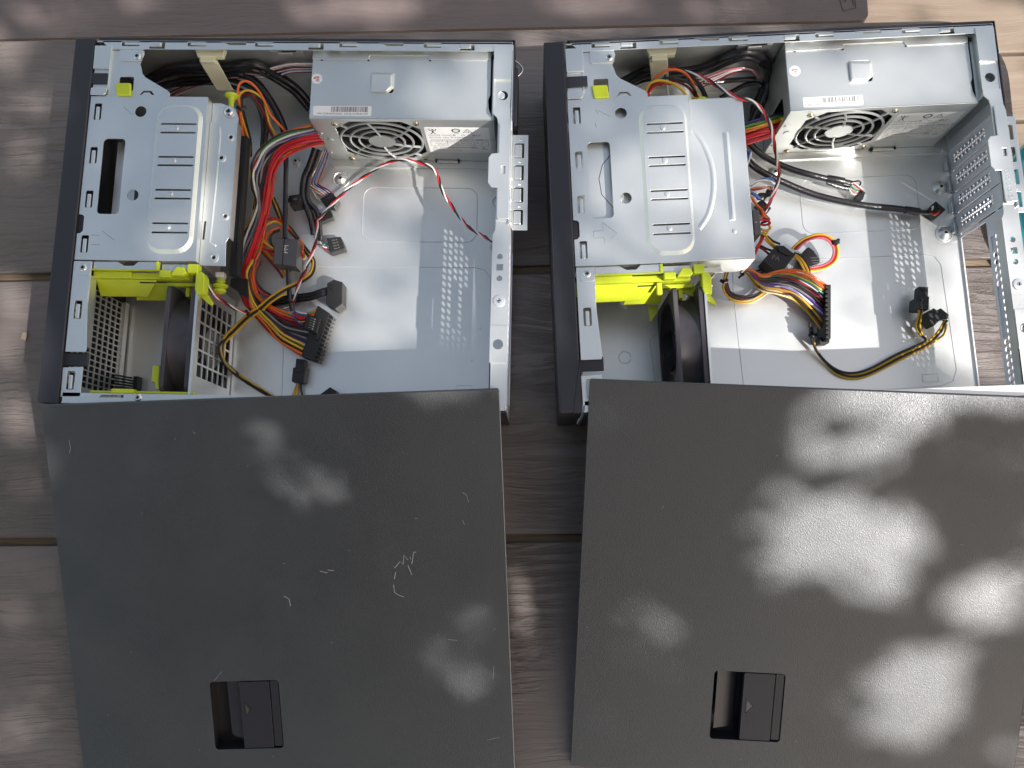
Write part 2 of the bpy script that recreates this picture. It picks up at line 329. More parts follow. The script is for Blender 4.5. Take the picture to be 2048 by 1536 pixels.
# ------------------------------------------------------------------ computer case
def latch_slot(cx0, cx1, cy0, cy1): return rrect(cx0, cx1, cy0, cy1, 1.0, 3)
CASE_PARTS = {}
def make_case(side, loc, rot, label):
    c = thing('computer_case', label, 'computer case', 'opened computer cases', loc, rot)
    L = side == 'L'
    # front bezel
    mb = MB().prism([(0, 0), (17.2, 0.2), (17.2, -317), (0, -317)], 2, 98)
    bz = mb.build('bezel', 'bezel', c, bevel=1.2, seg=3)
    wedge = MB().prism([(10.5, -317.4), (17.6, -317.6), (17.6, -275)], 60, 98.6)
    wedge.build('bezel_facet', 'bezel', bz, bevel=.3)
    # floor pan with embossed outlines
    fl = MB().prism([(18, -2), (377, -2), (377, -316), (18, -316)], 0.5, 2.2)
    fl.build('floor_panel', 'steel', c)
    em = MB()
    def groove(pts, r=.45): em.tube([(x, y, 2.3) for x, y in pts], r, 6)
    groove(rrect(236, 344, -147.5, -94.5, 10) + [rrect(236, 344, -147.5, -94.5, 10)[0]])
    groove([(170, -308)] + [(170, -290), (168.6, -250), (167, -200), (168, -182), (176, -172.5), (344, -171.8), (353, -174), (358, -182), (361, -280), (357, -290), (346, -294), (180, -300)], .4)
    groove([(344, -285), (344, -290), (330, -290), (330, -283), (344, -283)], .35)
    if not L: groove(circ(64.5, -257, 5.5, 24), .35); groove([(92, -300), (88, -242), (92, -238), (118, -238)], .35)
    em.build('embossing', 'steel_edge', c)
    pb = MB().prism(rrect(202, 372, -75.5, -3, 6), 2.1, 4.4); pb.build('supply_tray', 'steel', c, bevel=.8)
    # raised standoffs
    for (x, y, r) in ((213.8, -86.9, 7.5), (170, -70.2, 4.6), (365, -108.3, 7.5), (364.3, -152.7, 7.5), (166, -150, 4.4)):
        MB().lathe((x, y), [(r + .8, 2.0), (r + .6, 2.9), (r - .3, 3.0), (r - 1, 2.5), (r - 2, 3.6), (2.2, 6.2), (1.5, 6.3), (1.2, 3.2)], 28).build('standoff', 'steel', c)
        MB().cyl((x, y), 1.25, 3.1, 6.0, 12).build('hole', 'dark', c)
    for x, y in ((343, -260), (350, -230), (108, -150)):
        MB().cyl((x, y), 1.2, 2.1, 2.6, 10).build('dimple', 'steel_edge', c)
    # side walls
    ux = lambda u, v, w: (u, w, v)
    MB().prism([(19, 2.2), (377, 2.2), (377, 97), (19, 97)], -3.2, -2.0, [rrect(170, 182, 86, 92, 1)], ux).build('top_wall', 'steel', c)
    MB().prism([(19, 2.2), (377, 2.2), (377, 96), (19, 96)], -317, -315.8, (), ux).build('bottom_wall', 'steel', c)
    # folded rails
    holes = []; lances = []
    for x0, x1 in ((40.4, 56.3), (97.8, 114.1), (156.1, 172.3), (229, 244.5), (301.4, 316.8)):
        holes.append(latch_slot(x0, x1, -6.6, -2.6)); lances.append((x0 + 2.6, x1, -5.6, -3.6))
    for x0, x1 in ((64.6, 78.3), (202.3, 215.7), (332.4, 345)):
        holes.append([(x0, -9.0), (x1, -9.0), (x1, -3.4), (x1 - 3, -3.4), (x1 - 3, -7.2), (x0, -7.2)])
    for x0, x1 in ((127, 148.4), (263, 284.1)):
        holes.append([(x0, -2.9), (x1, -2.9), (x1, -5.2), (x0 + 7, -5.2), (x0 + 4, -3.6), (x0, -3.6)])
    rl = MB().prism([(22, -1), (377.5, -1), (377.5, -9.6), (30, -9.6), (29, -8)], 96, 97, holes)
    rail = rl.build('top_rail', 'steel', c, bevel=.15, seg=1)
    for x0, x1, y0, y1 in lances: MB().box(x0, x1, y0, y1, 95.9, 97.3).build('lance', 'steel', rail, bevel=.5)
    for x0, x1 in ((64.6, 78.3), (202.3, 215.7), (332.4, 345)):
        MB().box(x0 + .3, x1 - 3.4, -6.9, -3.2, 96.2, 98.0).build('hook_tab', 'steel_edge', rail, bevel=1.2, seg=3)
    MB().box(22, 377, -1.6, .2, 94.0, 97.4).build('painted_edge', 'bezel', rail, bevel=.3)
    holes = [latch_slot(x, x + 16, -315, -311) for x in (60, 120, 180, 240, 300)]
    MB().prism([(20, -308.5), (377, -308.5), (377, -317), (20, -317)], 96, 97, [[(52, -309.8), (70, -309.8), (70, -312), (50, -312)]]).build('bottom_rail', 'steel', c)
    if L:
        MB().box(40, 125, -307.8, -305.8, 84, 93).build('lime_bar', 'lime', c, bevel=.4)
        MB().box(60, 78, -308.3, -304.8, 91, 98).build('lime_bar', 'lime', c, bevel=.4)
        screw(c, 82, -311.6, 97.0, 3)
    # front corner flange (three stepped pads) + bracket plate
    fl = MB().prism([(18, -7), (32.7, -7), (32.6, -28), (18.2, -28)], 97, 98)
    fl.box(18.4, 31.4, -46, -28, 95.3, 95.9)
    fl.prism([(18, -45.6), (32, -45.6), (31.4, -50), (29.5, -52.2), (18, -52.2)], 96.8, 97.8)
    fl.box(31.4, 32.4, -45.6, -8, 88, 97.0)
    fl.box(18.3, 32, -28.3, -27.6, 94.5, 97.9); fl.box(18.3, 31.6, -46.2, -45.5, 94.5, 97.5)
    cf = fl.build('corner_flange', 'steel', c, bevel=.4)
    pl = [(31, -8.6), (59.4, -8.6), (60.2, -12.9), (58.3, -19), (57.2, -22), (58.4, -25), (60, -31), (63, -34.5), (83.5, -46.6), (85.4, -49), (85.4, -54), (24, -54), (24, -8.6)]
    br = MB().prism(pl, 94.2, 95.2, [rrect(40.6, 53.2, -47, -34.2, 1.5), [(59, -50.5), (62, -46.8), (69, -46.8), (72, -50.5), (70, -50.5), (68, -48.3), (63, -48.3), (61, -50.5)]]).build('corner_bracket', 'steel', c, bevel=.2, seg=1)
    MB().prism(rrect(38.8, 59, -20.3, -9.2, 1.5), 95.15, 96.4).build('raised_pad', 'steel', br, bevel=.6)
    screw(c, 54.9, -15.8, 96.4, 3.0)
    MB().prism([(38.8, -41), (52, -41), (53, -52.6), (40.4, -52.6)], 95.4, 98.2).build('lime_tab', 'lime', c, bevel=1.2, seg=3)
    MB().box(42, 52, -52, -38, 60, 62).build('tab_void', 'dark', c)
    # bezel tabs
    MB().box(16.5, 31 if L else 35.5, -41.6, -31.8, 96.1, 97.3).build('bezel_tab', 'bezel', bz, bevel=1.2 if not L else .5, seg=3)
    MB().box(16.5, 37, -286.5 if L else -284, -275.4 if L else -272, 92.5, 94.5).build('bezel_tab', 'bezel', bz, bevel=1.5, seg=3)
    MB().box(16.5, 23, -173.5, -157.4, 92.5, 94.6).build('bezel_tab', 'bezel', bz, bevel=1.0)
    # drive cage
    holes = [rrect(32.6, 51.4, -157.4, -90.8, 3.5), circ(62.1, -66.2, 4.9), circ(62.0, -140.7, 4.9), rrect(77, 115.8, -190.6, -60.8, 13, 6)]
    for y0, y1 in ((-74, -59.1), (-113, -98.4), (-152, -137), (-191, -176)): holes.append(latch_slot(22, 28.3, y0, y1))
    out = [(18, -52.6), (119, -52.6), (119, -75.5), (119.6, -76), (119.6, -197.2), (18, -197.2), (18, -174.6), (20.5, -174.2), (22.6, -172), (22.6, -160), (21, -158.2), (18, -157.8)]
    cg = MB().prism(out, 95.2, 96.2, holes)
    cage = cg.build('drive_cage', 'steel', c, bevel=.2, seg=1)
    for y0, y1 in ((-74, -59.1), (-113, -98.4), (-152, -137), (-191, -176)):
        MB().box(23.6, 26.7, y0, y1 - 3, 95.0, 96.5).build('lance', 'steel', cage, bevel=.5)
    # raised ridge with slots
    slots = [rrect(82, 112.4, y - .75, y + .75, .7, 3) for y in (-78.8, -86.5, -108.1, -115.5, -137.1, -144.6, -166.1, -174)]
    n0 = rrect(76.5, 116.3, -191.1, -60.3, 13.5, 6); n1 = rrect(79.2, 113.9, -188.4, -63.4, 11.5, 6)
    rg = MB(); m = len(n0)
    rg.add([(x, y, 96.2) for x, y in n0] + [(x, y, 99.6) for x, y in n1], [(i, (i + 1) % m, m + (i + 1) % m, m + i) for i in range(m)])
    rg.prism(n1, 98.8, 99.6, slots)
    rg.build('ridge', 'steel', cage, weld=True, bevel=.35, seg=2)
    for y in (-81.9, -110.5, -139.8, -168.7):
        MB().lathe((95.6, y - 0.6), [(2.3, 99.5), (2.1, 100.3), (1.6, 100.7), (.4, 100.8)], 18).build('rivet', 'steel_edge', cage)
    # arrows and marks pressed into the plate
    if L:
        for a, b in (((47, -62), (55, -69)), ((39, -172), (50, -180)), ((30, -176), (37, -176)), ((31, -184), (38, -184))): MB().tube([(*a, 96.22), (*b, 96.22)], .18, 5).build('pressed_mark', 'groove', cage)
    else:
        ar = [(34, -168), (42, -168), (42, -161), (53, -170.5), (43, -180), (42.5, -174), (34, -174), (34, -168)]
        MB().tube([(x, y, 96.22) for x, y in ar], .18, 5).build('pressed_arrow', 'groove', cage)
        for a, b in (((41, -62), (43, -66)), ((43, -63), (53, -69)), ((40, -74), (41, -78))): MB().tube([(*a, 96.22), (*b, 96.22)], .18, 5).build('pressed_mark', 'groove', cage)
    yz = lambda u, v, w: (w, u, v)
    MB().prism([(-196.8, 40), (-53, 40), (-53, 95.1), (-196.8, 95.1)], 118.2, 119.0, (), yz).build('cage_side', 'steel', cage)
    MB().prism([(19, 56), (118, 56), (118, 95.1), (19, 95.1)], -53.8, -53.0, (), ux).build('cage_side', 'steel', cage)
    MB().prism([(19, 56), (118, 56), (118, 95.1), (19, 95.1)], -196.8, -196, (), ux).build('cage_side', 'steel', cage)
    MB().box(20, 117, -195, -55, 40, 41).build('cage_floor', 'psu_steel', cage)
    if not L:
        dp = MB().box(20, 117, -194.5, -55.5, 88, 89).build('drive_plate', 'steel', cage)
        MB().tube([(52, -100, 89), (45, -108, 89), (41.5, -120, 89), (43, -134, 89), (52, -146, 89)], .3, 6).build('plate_edge', 'dark', dp)
    if L:
        MB().box(30, 43, -160, -88, 59.2, 62).build('cage_void', 'dark', cage)
        MB().box(36, 55, -162, -86, 70, 79).build('cage_step', 'steel', cage, bevel=.5)
        # lower drive shelf with screw bosses
        sh = MB().prism([(119.2, -71.5), (142.4, -71.5), (142.6, -174), (140.6, -178), (141.6, -198.5), (119.2, -198.5)], 87, 88, [circ(138.3, -85.3, 1.6, 12), circ(131.5, -103.8, 1.9, 12), circ(138.6, -155.5, 1.6, 12), circ(131.5, -191.6, 2.1, 12)])
        sh = sh.build('drive_shelf', 'steel', c, bevel=.2, seg=1)
        MB().box(142.2, 143.2, -174, -71.5, 78, 88.4).build('shelf_lip', 'steel', sh)
        MB().prism([(119.2, -52.8), (127, -52.8), (139, -57.5), (142.4, -66), (142.4, -71.4), (119.2, -71.4)], 84.5, 85.5).build('shelf_wing', 'steel', sh, bevel=.3)
        for x, y, r in ((138.3, -85.3, 3.6), (131.5, -103.8, 4.0), (138.6, -155.5, 3.6), (131.5, -191.6, 4.2)):
            MB().lathe((x, y), [(r, 88.0), (r - .4, 88.9), (2.2, 89.2), (1.7, 89.0), (1.5, 88.0)], 22).build('screw_boss', 'steel', sh)
            MB().cyl((x, y), 1.5, 84, 88.2, 12).build('boss_void', 'dark', sh)
        MB().tube([(128, -76, 88.1), (129, -84, 88.1), (128.5, -130, 88.1), (127, -178, 88.1), (132, -181, 88.1)], .7, 8).build('shelf_crease', 'steel', sh)
        MB().prism([(120.5, -176), (122, -176), (122.6, -160), (121, -160)], 88.05, 88.3).build('shelf_slot', 'dark', sh)
        screw(c, 134, -60.8, 86.5, 3.9)
        MB().lathe((134, -60.8), [(5.6, 85.5), (5.2, 86.4), (4.2, 86.6)], 22).build('washer', 'steel_edge', c)
        MB().lathe((0, 0), [(2.4, 0), (2.4, 6), (3.2, 9), (5.8, 11), (6.2, 12.4), (5.2, 13.2), (1, 12.6)], 26, fn=lambda a, b, w: (133.5 + a, -55.5 + w, 81 + b)).build('lime_knob', 'lime', c)
        # black plastic runner along the shelf
        rn = MB().box(139.0, 146.4, -202, -76, 62, 72)
        rn.box(140.4, 141.4, -165, -80, 72, 73); rn.box(144.4, 145.4, -190, -110, 72, 73)
        rn.build('drive_runner', 'dark', c, bevel=.5)
        MB().prism([(132, -198), (146.4, -198), (148, -216), (142, -212), (132, -205)], 44, 48).build('runner_foot', 'dark', c, bevel=.4)
    else:
        by = MB().prism([(119.8, -55.2), (164.8, -55.2), (164.8, -195), (119.8, -195)], 92, 93.2)
        bay = by.build('drive_bay', 'steel', c, bevel=.5)
        MB().prism([(-195, 48), (-55.2, 48), (-55.2, 92.4), (-195, 92.4)], 163.8, 164.8, (), yz).build('bay_side', 'steel', bay)
        MB().prism([(128, 60), (134, 56), (158, 56), (164.6, 64), (164.8, 92.6), (119.8, 92.6), (119.8, 62)], -196, -195, (), ux).build('bay_side', 'steel', bay, bevel=.3)
        MB().prism([(119.8, 56), (164.6, 56), (164.8, 92.6), (119.8, 92.6)], -56, -55.2, (), ux).build('bay_side', 'steel', bay)
        arc = [(120.4 + 0, -80.6), (128, -92), (133.6, -108), (135.6, -124), (134, -141), (129, -157), (120.6, -169)]
        MB().tube([(p.x, p.y, 92.75) for p in spline([(a, b, 0) for a, b in arc], 6)], 2.6, 12, flat=.5).build('pressed_arc', 'steel', bay)
        MB().tube([(148.4, -86.5, 92.9), (148.5, -88, 93), (148.8, -160, 93), (148.9, -162.4, 92.9)], 2.7, 12, flat=.55).build('pressed_bar', 'steel', bay)
        MB().box(148.4, 149.1, -159, -88.5, 94.2, 94.9).build('bar_slot', 'steel_edge', bay)
        MB().lathe((149.5, -172.0), [(2.0, 93.1), (1.8, 93.8), (1.2, 94.3), (.3, 94.4)], 18).build('rivet', 'steel_edge', bay)
        MB().lathe((135, -52.0), [(2.6, 60), (2.2, 74), (5.8, 77), (6.2, 78.4), (1, 78.6)], 26).build('lime_knob', 'lime', c)
    # front lower flange
    f2 = MB().prism([(18.2, -198.6), (33.4, -198.6), (33.4, -209), (32.8, -230), (36.0, -272.5), (35, -275), (18.6, -275)], 95.8, 97.0, [latch_slot(22.3, 28.8, -247.3, -232.2)])
    f2.box(32.2, 33.2, -270, -210, 86, 96.2)
    ff = f2.build('front_flange', 'steel', c, bevel=.5)
    MB().box(24, 27.1, -247, -235, 95.8, 97.4).build('lance', 'steel', ff, bevel=.5)
    MB().prism(rrect(21.5, 33.2, -210.4, -199, 2), 97.0, 97.9).build('screw_pad', 'steel', ff, bevel=.3)
    screw(c, 27, -204.4, 97.9, 3.0)
    f3 = MB().prism([(18, -288), (34.6, -287.2), (34.6, -311.6), (18.4, -312)], 95.8, 97, [latch_slot(22.2, 28.7, -306, -291)])
    f3 = f3.build('front_flange', 'steel', c, bevel=.5)
    MB().box(24, 27, -305.6, -294, 95.8, 97.4).build('lance', 'steel', f3, bevel=.5)
    # front intake grille, a vertical sheet behind the bezel
    MB().perf(-300, -213, 12, 90, 17, 8, (2.05, 3.9, 'rect'), 19.0, 20.0, yz).build('intake_grille', 'steel', c)
    MB().box(20, 20.9, -306, -300, 12, 90).box(19.5, 23, -306, -212, 5, 11.6).build('grille_frame', 'steel', c, bevel=.3)
    MB().box(17.6, 18.4, -306, -205, 4, 92).build('bezel_inside', 'dark', c)
    if L:
        hp = MB()
        for k in range(5): hp.tube([(21, -281 - k * 2.6, 20 - k), (36 + k, -283 - k * 2.4, 14 - k)], .8, 6)
        hp.box(36, 40, -296, -281, 3, 12)
        hp.build('front_socket', 'plug', c)
    # shroud: grey bar and lime lever
    MB().prism([(33.6, -198), (53.6, -198), (59.3, -201.4), (67.2, -201.4), (71, -197.8), (88.6, -197.6), (88.6, -205), (33.6, -205.4)], 93.6, 94.6).build('shroud_bar', 'steel', c, bevel=.3)
    MB().box(89.4, 112, -206, -198.6, 90, 91).build('shroud_bar', 'steel', c, bevel=.3)
    MB().box(53, 72, -202, -197.4, 80, 81).build('bar_void', 'dark', c)
    lv = thing_part = MB().prism([(32.4, -205.4), (88.8, -205.4), (88.8, -197.6), (86.4, -197.6), (86.4, -204.6), (32.4, -204.4)], 92, 96.0)
    lv.box(32.6, 64, -211, -205.2, 84, 91.6); lv.box(64, 112, -210.6, -205.2, 80, 88.2)
    lv = lv.build('lime_lever', 'lime', c, bevel=.7, seg=3)
    sl_ = MB()
    def slab(x0, x1, ya, za, yb, zb, th=1.6, xb0=None, xb1=None):
        xb0 = x0 if xb0 is None else xb0; xb1 = x1 if xb1 is None else xb1
        sl_.add([(x0, ya, za), (x1, ya, za), (xb1, yb, zb), (xb0, yb, zb), (x0, ya + th * .3, za - th), (x1, ya + th * .3, za - th), (xb1, yb + th * .3, zb - th), (xb0, yb + th * .3, zb - th)],
                [(0, 1, 2, 3), (7, 6, 5, 4), (0, 4, 5, 1), (1, 5, 6, 2), (2, 6, 7, 3), (3, 7, 4, 0)])
    slab(32.4, 84, -210.9, 86, -222.5, 74, 1.6, 31, 72)
    slab(66, 90, -211.5, 79, -223.5, 66, 1.6, 58, 90)
    sl_.build('lime_flap', 'lime', lv, bevel=.5)
    MB().box(69, 82, -213.2, -212.2, 83.6, 84.6).build('flap_slot', 'dark', lv)
    MB().box(89.2, 99.2, -210.6, -204.6, 88, 95.4).build('lime_block', 'lime', lv, bevel=1.2, seg=3)
    MB().prism([(99.6, -209.4), (109.6, -209.8), (113.2, -207), (110.5, -202.4), (104.2, -202)], 90, 97.2).build('lime_block', 'lime', lv, bevel=1.0, seg=3)
    am = MB().box(113.4, 122.2, -207.2, -199.6, 88, 97)
    am.prism([(120, -206), (125.6, -206), (127.6, -210), (127.4, -224.4), (121.2, -224.4), (120, -220)], 84, 95)
    am.prism([(121.2, -223.8), (127.4, -222.4), (132.6, -229.4), (131.2, -232), (127.6, -230)], 82, 86)
    am.build('lime_arm', 'lime', lv, bevel=.8, seg=2)
    MB().box(90, 116, -214.4, -211, 74, 80).box(104, 107.6, -222, -211, 60, 75).build('lime_rib', 'lime', lv, bevel=.6)
    MB().prism([(98, -212), (120, -212), (119, -221), (113, -219)], 70, 72).build('lime_web', 'lime', lv, bevel=.4)
    if not L:
        MB().box(84, 88.4, -221.5, -211.4, 84, 89).build('lime_block', 'lime', lv, bevel=.8)
        MB().prism([(80, -222), (90, -222), (88, -229), (82, -237)], 52, 54).build('lime_web', 'lime', lv, bevel=.4)
        MB().box(16.9, 19.8, -222, -210, 90, 94).build('lime_block', 'lime', c, bevel=.5)
    else:
        MB().prism([(85.5, -283), (91.5, -283), (91.5, -296), (93, -303), (90, -303), (88.5, -296.6), (85.5, -296.6)], 80, 84).build('lime_block', 'lime', c, bevel=.6)
    MB().lathe((0, 0), [(2.0, 0), (3.0, .5), (4.4, 3), (3.6, 4), (3.6, 5), (6.4, 6), (6.6, 7.6), (4, 9), (5.4, 10.5), (5.2, 12), (2, 14)], 24, fn=lambda a, b, w: (128.6 + a, -202.0 - w, 62 + b)).build('lime_knob', 'lime', c)
    bush = MB().box(124.8, 132.2, -202, -197.2, 58, 66); bush.box(126, 131, -205, -202, 59, 65)
    bush.build('bush', 'label_grey' if L else 'steel', c, bevel=.8)
    if not L: MB().prism([(121, -196.4), (141, -196.4), (142, -201), (122, -200)], 72, 74).build('shroud_bar', 'steel', c, bevel=.4)
    # fan guard: vertical lattice behind the case fan
    fg = MB()
    fg.perf(-292, -222, 10, 84, 6, 6, (5.0, 5.1, 'rect'), 121.2, 122.2, yz)
    fg.prism([(-308, 4), (-208, 4), (-208, 94), (-308, 94)], 121.2, 122.2, [[(-292, 10), (-222, 10), (-222, 84), (-292, 84)]], yz)
    fg.box(121.0, 123.0, -308, -208, 93.2, 94.4)
    fg.build('fan_guard', 'steel', c)
    # cable clip on the top wall
    cc = MB().prism([(101, -4), (128, -4), (126, -12), (104, -12)], 84, 90)
    cc.add([(104.2, -14, 86), (120, -14, 87), (125, -26, 56), (110, -26, 56), (104.2, -12.4, 85), (120, -12.4, 86), (125, -24.6, 55), (110, -24.6, 55)], [(0, 1, 2, 3), (7, 6, 5, 4), (0, 4, 5, 1), (1, 5, 6, 2), (2, 6, 7, 3), (3, 7, 4, 0)])
    if not L: cc.v = [(x - 14 if x < 999 else x, y, z) for x, y, z in cc.v]
    cc.box(106 - (0 if L else 14), 119 - (0 if L else 14), -16, -11, 84, 88.6)
    cc.build('cable_clip', 'cream', c, bevel=.7, seg=2)
    # bracket on the top wall
    MB().box(166, 196, -6, -3.4, 80, 88).box(174, 186, -9, -5, 86, 90).build('wall_bracket', 'steel', c, bevel=.6)
    MB().box(178, 190, -7.5, -3.3, 90, 95).build('wall_slot', 'dark', c)
    # rear wall with slots, input cut-out and perforation
    W0, W1 = 377.4, 378.4
    rw = MB()
    cut = [(-303, 5), (-158.5, 5), (-158.5, 49.5), (-303, 49.5)]
    pci = []
    rw.prism([(-316.5, 2.2), (-3, 2.2), (-3, 95.5), (-316.5, 95.5)], W0, W1, [cut, [(-313, 54), (-174, 54), (-174, 87), (-313, 87)], [(-156, 6), (-74, 6), (-74, 80), (-156, 80)]], yz)
    rw.perf(-313, -174, 54, 87, 22, 5, (2.55, 2.8, 'round'), W0, W1, yz, skip=lambda a, b: (b < 72 and -263 < a < -221 and not 61 < b < 67) or (a > -184 and b < 62), stag=1.2)
    rwo = rw.build('rear_wall', 'slot_steel', c)
    for k in range(4):
        y1 = -75.5 - k * 20.2; y0 = y1 - 18.6
        s2 = MB()
        s2.perf(y0 + 4.6, y1 - 4.6, 12, 68, 3, 17, (1.15, 1.15, 'round'), 376.0, 377.0, yz, skip=lambda a, b, y0=y0: (int((b - 12) / 3.3) % 2 == 1 and abs(a - (y0 + 9.3)) > 1.4) or (int((b - 12) / 3.3) % 2 == 0 and False))
        s2.prism([(y0, 4), (y1, 4), (y1, 88), (y0, 88)], 376.0, 377.0, [[(y0 + 4.6, 12), (y1 - 4.6, 12), (y1 - 4.6, 68), (y0 + 4.6, 68)]], yz)
        s2.tube([(375.9, y0 + 1.6, 6), (375.9, y0 + 1.6, 84)], .35, 5); s2.tube([(375.9, y1 - 1.6, 6), (375.9, y1 - 1.6, 84)], .35, 5)
        sc = s2.build('slot_cover', 'slot_steel', c)
        MB().box(370.5, 376, y0 + 1, y0 + 10, 2.3, 3.4).box(370.5, 371.6, y0 + 1, y0 + 10, 2.3, 9).build('slot_foot', 'steel_edge', sc, bevel=.4)
    MB().tube([(376.2, -64, 6), (376.2, -64, 88)], .6, 6).build('wall_crease', 'steel', c)
    # rear flange
    rf = MB()
    rf.prism([(361.9, -5.2), (377.2, -5.2), (377, -35), (362, -35)], 97, 98.2)
    rf.prism([(362, -35.6), (377, -35.6), (376.4, -60.4), (361.9, -60.4)], 94.8, 96.0, [circ(370.2, -49.2, 4.2, 22)])
    rf.prism([(361.9, -61), (376.6, -61), (377.4, -80), (377.4, -160), (366.6, -160), (366.6, -74), (365.8, -70), (362, -66)], 96.6, 97.8)
    rf.box(362, 377, -35.8, -34.9, 94.9, 98.1); rf.box(361.9, 376.5, -61.2, -60.2, 94.9, 97.7)
    rf.prism([(366.8, -158), (378.4, -158), (378.6, -248), (364.4, -248), (364.4, -172), (366.4, -168)], 95.8, 97, [circ(370.8, -190.2, 2.4, 16), [(368.2, -202), (373.6, -202), (373.6, -196.6), (368.2, -196.6)], circ(370.8, -208.6, 2.4, 16), circ(371, -227.6, 2.6, 16)])
    rf.prism([(364.4, -248.4), (378.4, -248.4), (378.4, -278), (364.4, -278)], 97.4, 98.4, [circ(371, -263.6, 4.2, 20)])
    rf.box(364.5, 378.3, -249, -248, 96, 98.2); rf.box(364.5, 378.3, -278.6, -277.6, 95.6, 98.2)
    rf.prism([(364.4, -278.2), (378.6, -278.2), (378.8, -312), (364.4, -312)], 95.4, 96.6)
    rf.box(361.9, 362.8, -66, -5.4, 84, 97.4); rf.box(364.4, 365.3, -312, -172, 86, 96.6)
    rfo = rf.build('rear_flange', 'steel', c, bevel=.35, seg=2)
    MB().cyl((368.6 if L else 370.2, -48.6), 3.1, 86, 95.2 if L else 90, 20).build('flange_peg', 'steel_edge', rfo, bevel=.3)
    MB().lathe((371, -227.6), [(5.0, 97.0), (4.6, 98.0), (3.2, 98.2)], 24).build('washer', 'steel_edge', rfo); screw(rfo, 371, -227.6, 97.0, 3.2)
    # slot retainer plate hooked over the flange
    hl = []
    rp = MB().prism([(368, -76), (376.4, -76), (377.4, -81), (377.4, -159), (368.4, -159.5), (367.4, -158), (367.4, -132.2), (362.5, -132), (359.6, -128), (359.6, -106), (362, -102.6), (368, -102)], 98.6, 99.8,
                    [[(370.4, -120), (373.6, -120), (373.6, -113.4), (370.4, -113.4)]])
    rpo = rp.build('slot_retainer', 'steel', c, bevel=.35, seg=2)
    MB().prism([(379.8, -80), (392, -80), (392.6, -164), (379.8, -164)], 85.4, 86.6, [rrect(380.8, 388.8, y0, y0 + 13.2, .8, 3) for y0 in (-100.6, -120.2, -139.8, -159.4)]).build('outer_strip', 'steel', rpo, bevel=.35, seg=2)
    MB().add([(377.4, -81, 99.7), (377.4, -163, 99.7), (380, -163, 86.5), (380, -81, 86.5), (376.6, -81, 98.8), (376.6, -163, 98.8), (379.2, -163, 85.6), (379.2, -81, 85.6)], [(0, 1, 2, 3), (7, 6, 5, 4), (0, 4, 5, 1), (1, 5, 6, 2), (2, 6, 7, 3), (3, 7, 4, 0)]).build('fold', 'steel', rpo)
    for y0 in (-100.6, -120.2, -139.8, -159.4):
        MB().box(380.9, 387.0, y0 + .6, y0 + 12.4, 82.5, 86.2 if L else 85.0).build('retainer_tab', 'steel', rpo, bevel=.8)
        MB().lathe((385.4, y0 + 16), [(1.1, 86.5), (1.0, 87.0), (.6, 87.3), (.1, 87.3)], 12).build('rivet', 'steel_edge', rpo)
    if not L:
        wv = MB()
        for k in range(5): wv.lathe((371.6 + k * .15, -133.5 - k * 5.2), [(1.9, 99.8), (1.7, 100.1), (1.1, 100.1), (.9, 99.9)], 14)
        wv.build('pressed_mark', 'steel_edge', rpo)
    # paint edge and rear lip, ring on the rear face
    MB().box(378.6, 381.4, -312, -8, 60, 94).build('outer_shell', 'bezel', c, bevel=.5) if 0 else None
    MB().box(20, 378.6, 0.2, 1.0, 1, 97.2).build('outer_shell', 'bezel', c, bevel=.2, seg=1); MB().box(378.7, 379.6, -72, 1, 30, 97).build('outer_shell', 'bezel', c, bevel=.2, seg=1)
    MB().box(20, 378.6, -318.4, -317.2, 1, 95).build('outer_shell', 'bezel', c, bevel=.2, seg=1); MB().box(379.7, 382.4, -74, -22, 60, 92).build('socket_edge', 'bezel', c, bevel=.2, seg=1)
    ring = [(379 + 7 * math.sin(math.pi * k / 10), -12 - 17 * k / 10, 86) for k in range(11)]
    MB().tube(ring, .8, 8).build('lock_ring', 'chrome', c)
    # feet
    for x in (40, 350):
        for y in (-30, -290): MB().cyl((x, y), 8, 0, 1.0, 20).build('foot', 'plug', c)
    return c
LCASE = ((-394.3, 409.7, 0), R(-1.2)); RCASE = ((9.2, 399.6, 0), R(2.018))
make_case('L', *LCASE, 'left opened computer case with exposed drive shelf, mostly in shade')
make_case('R', *RCASE, 'right opened computer case with boxed drive bay, mostly sunlit')

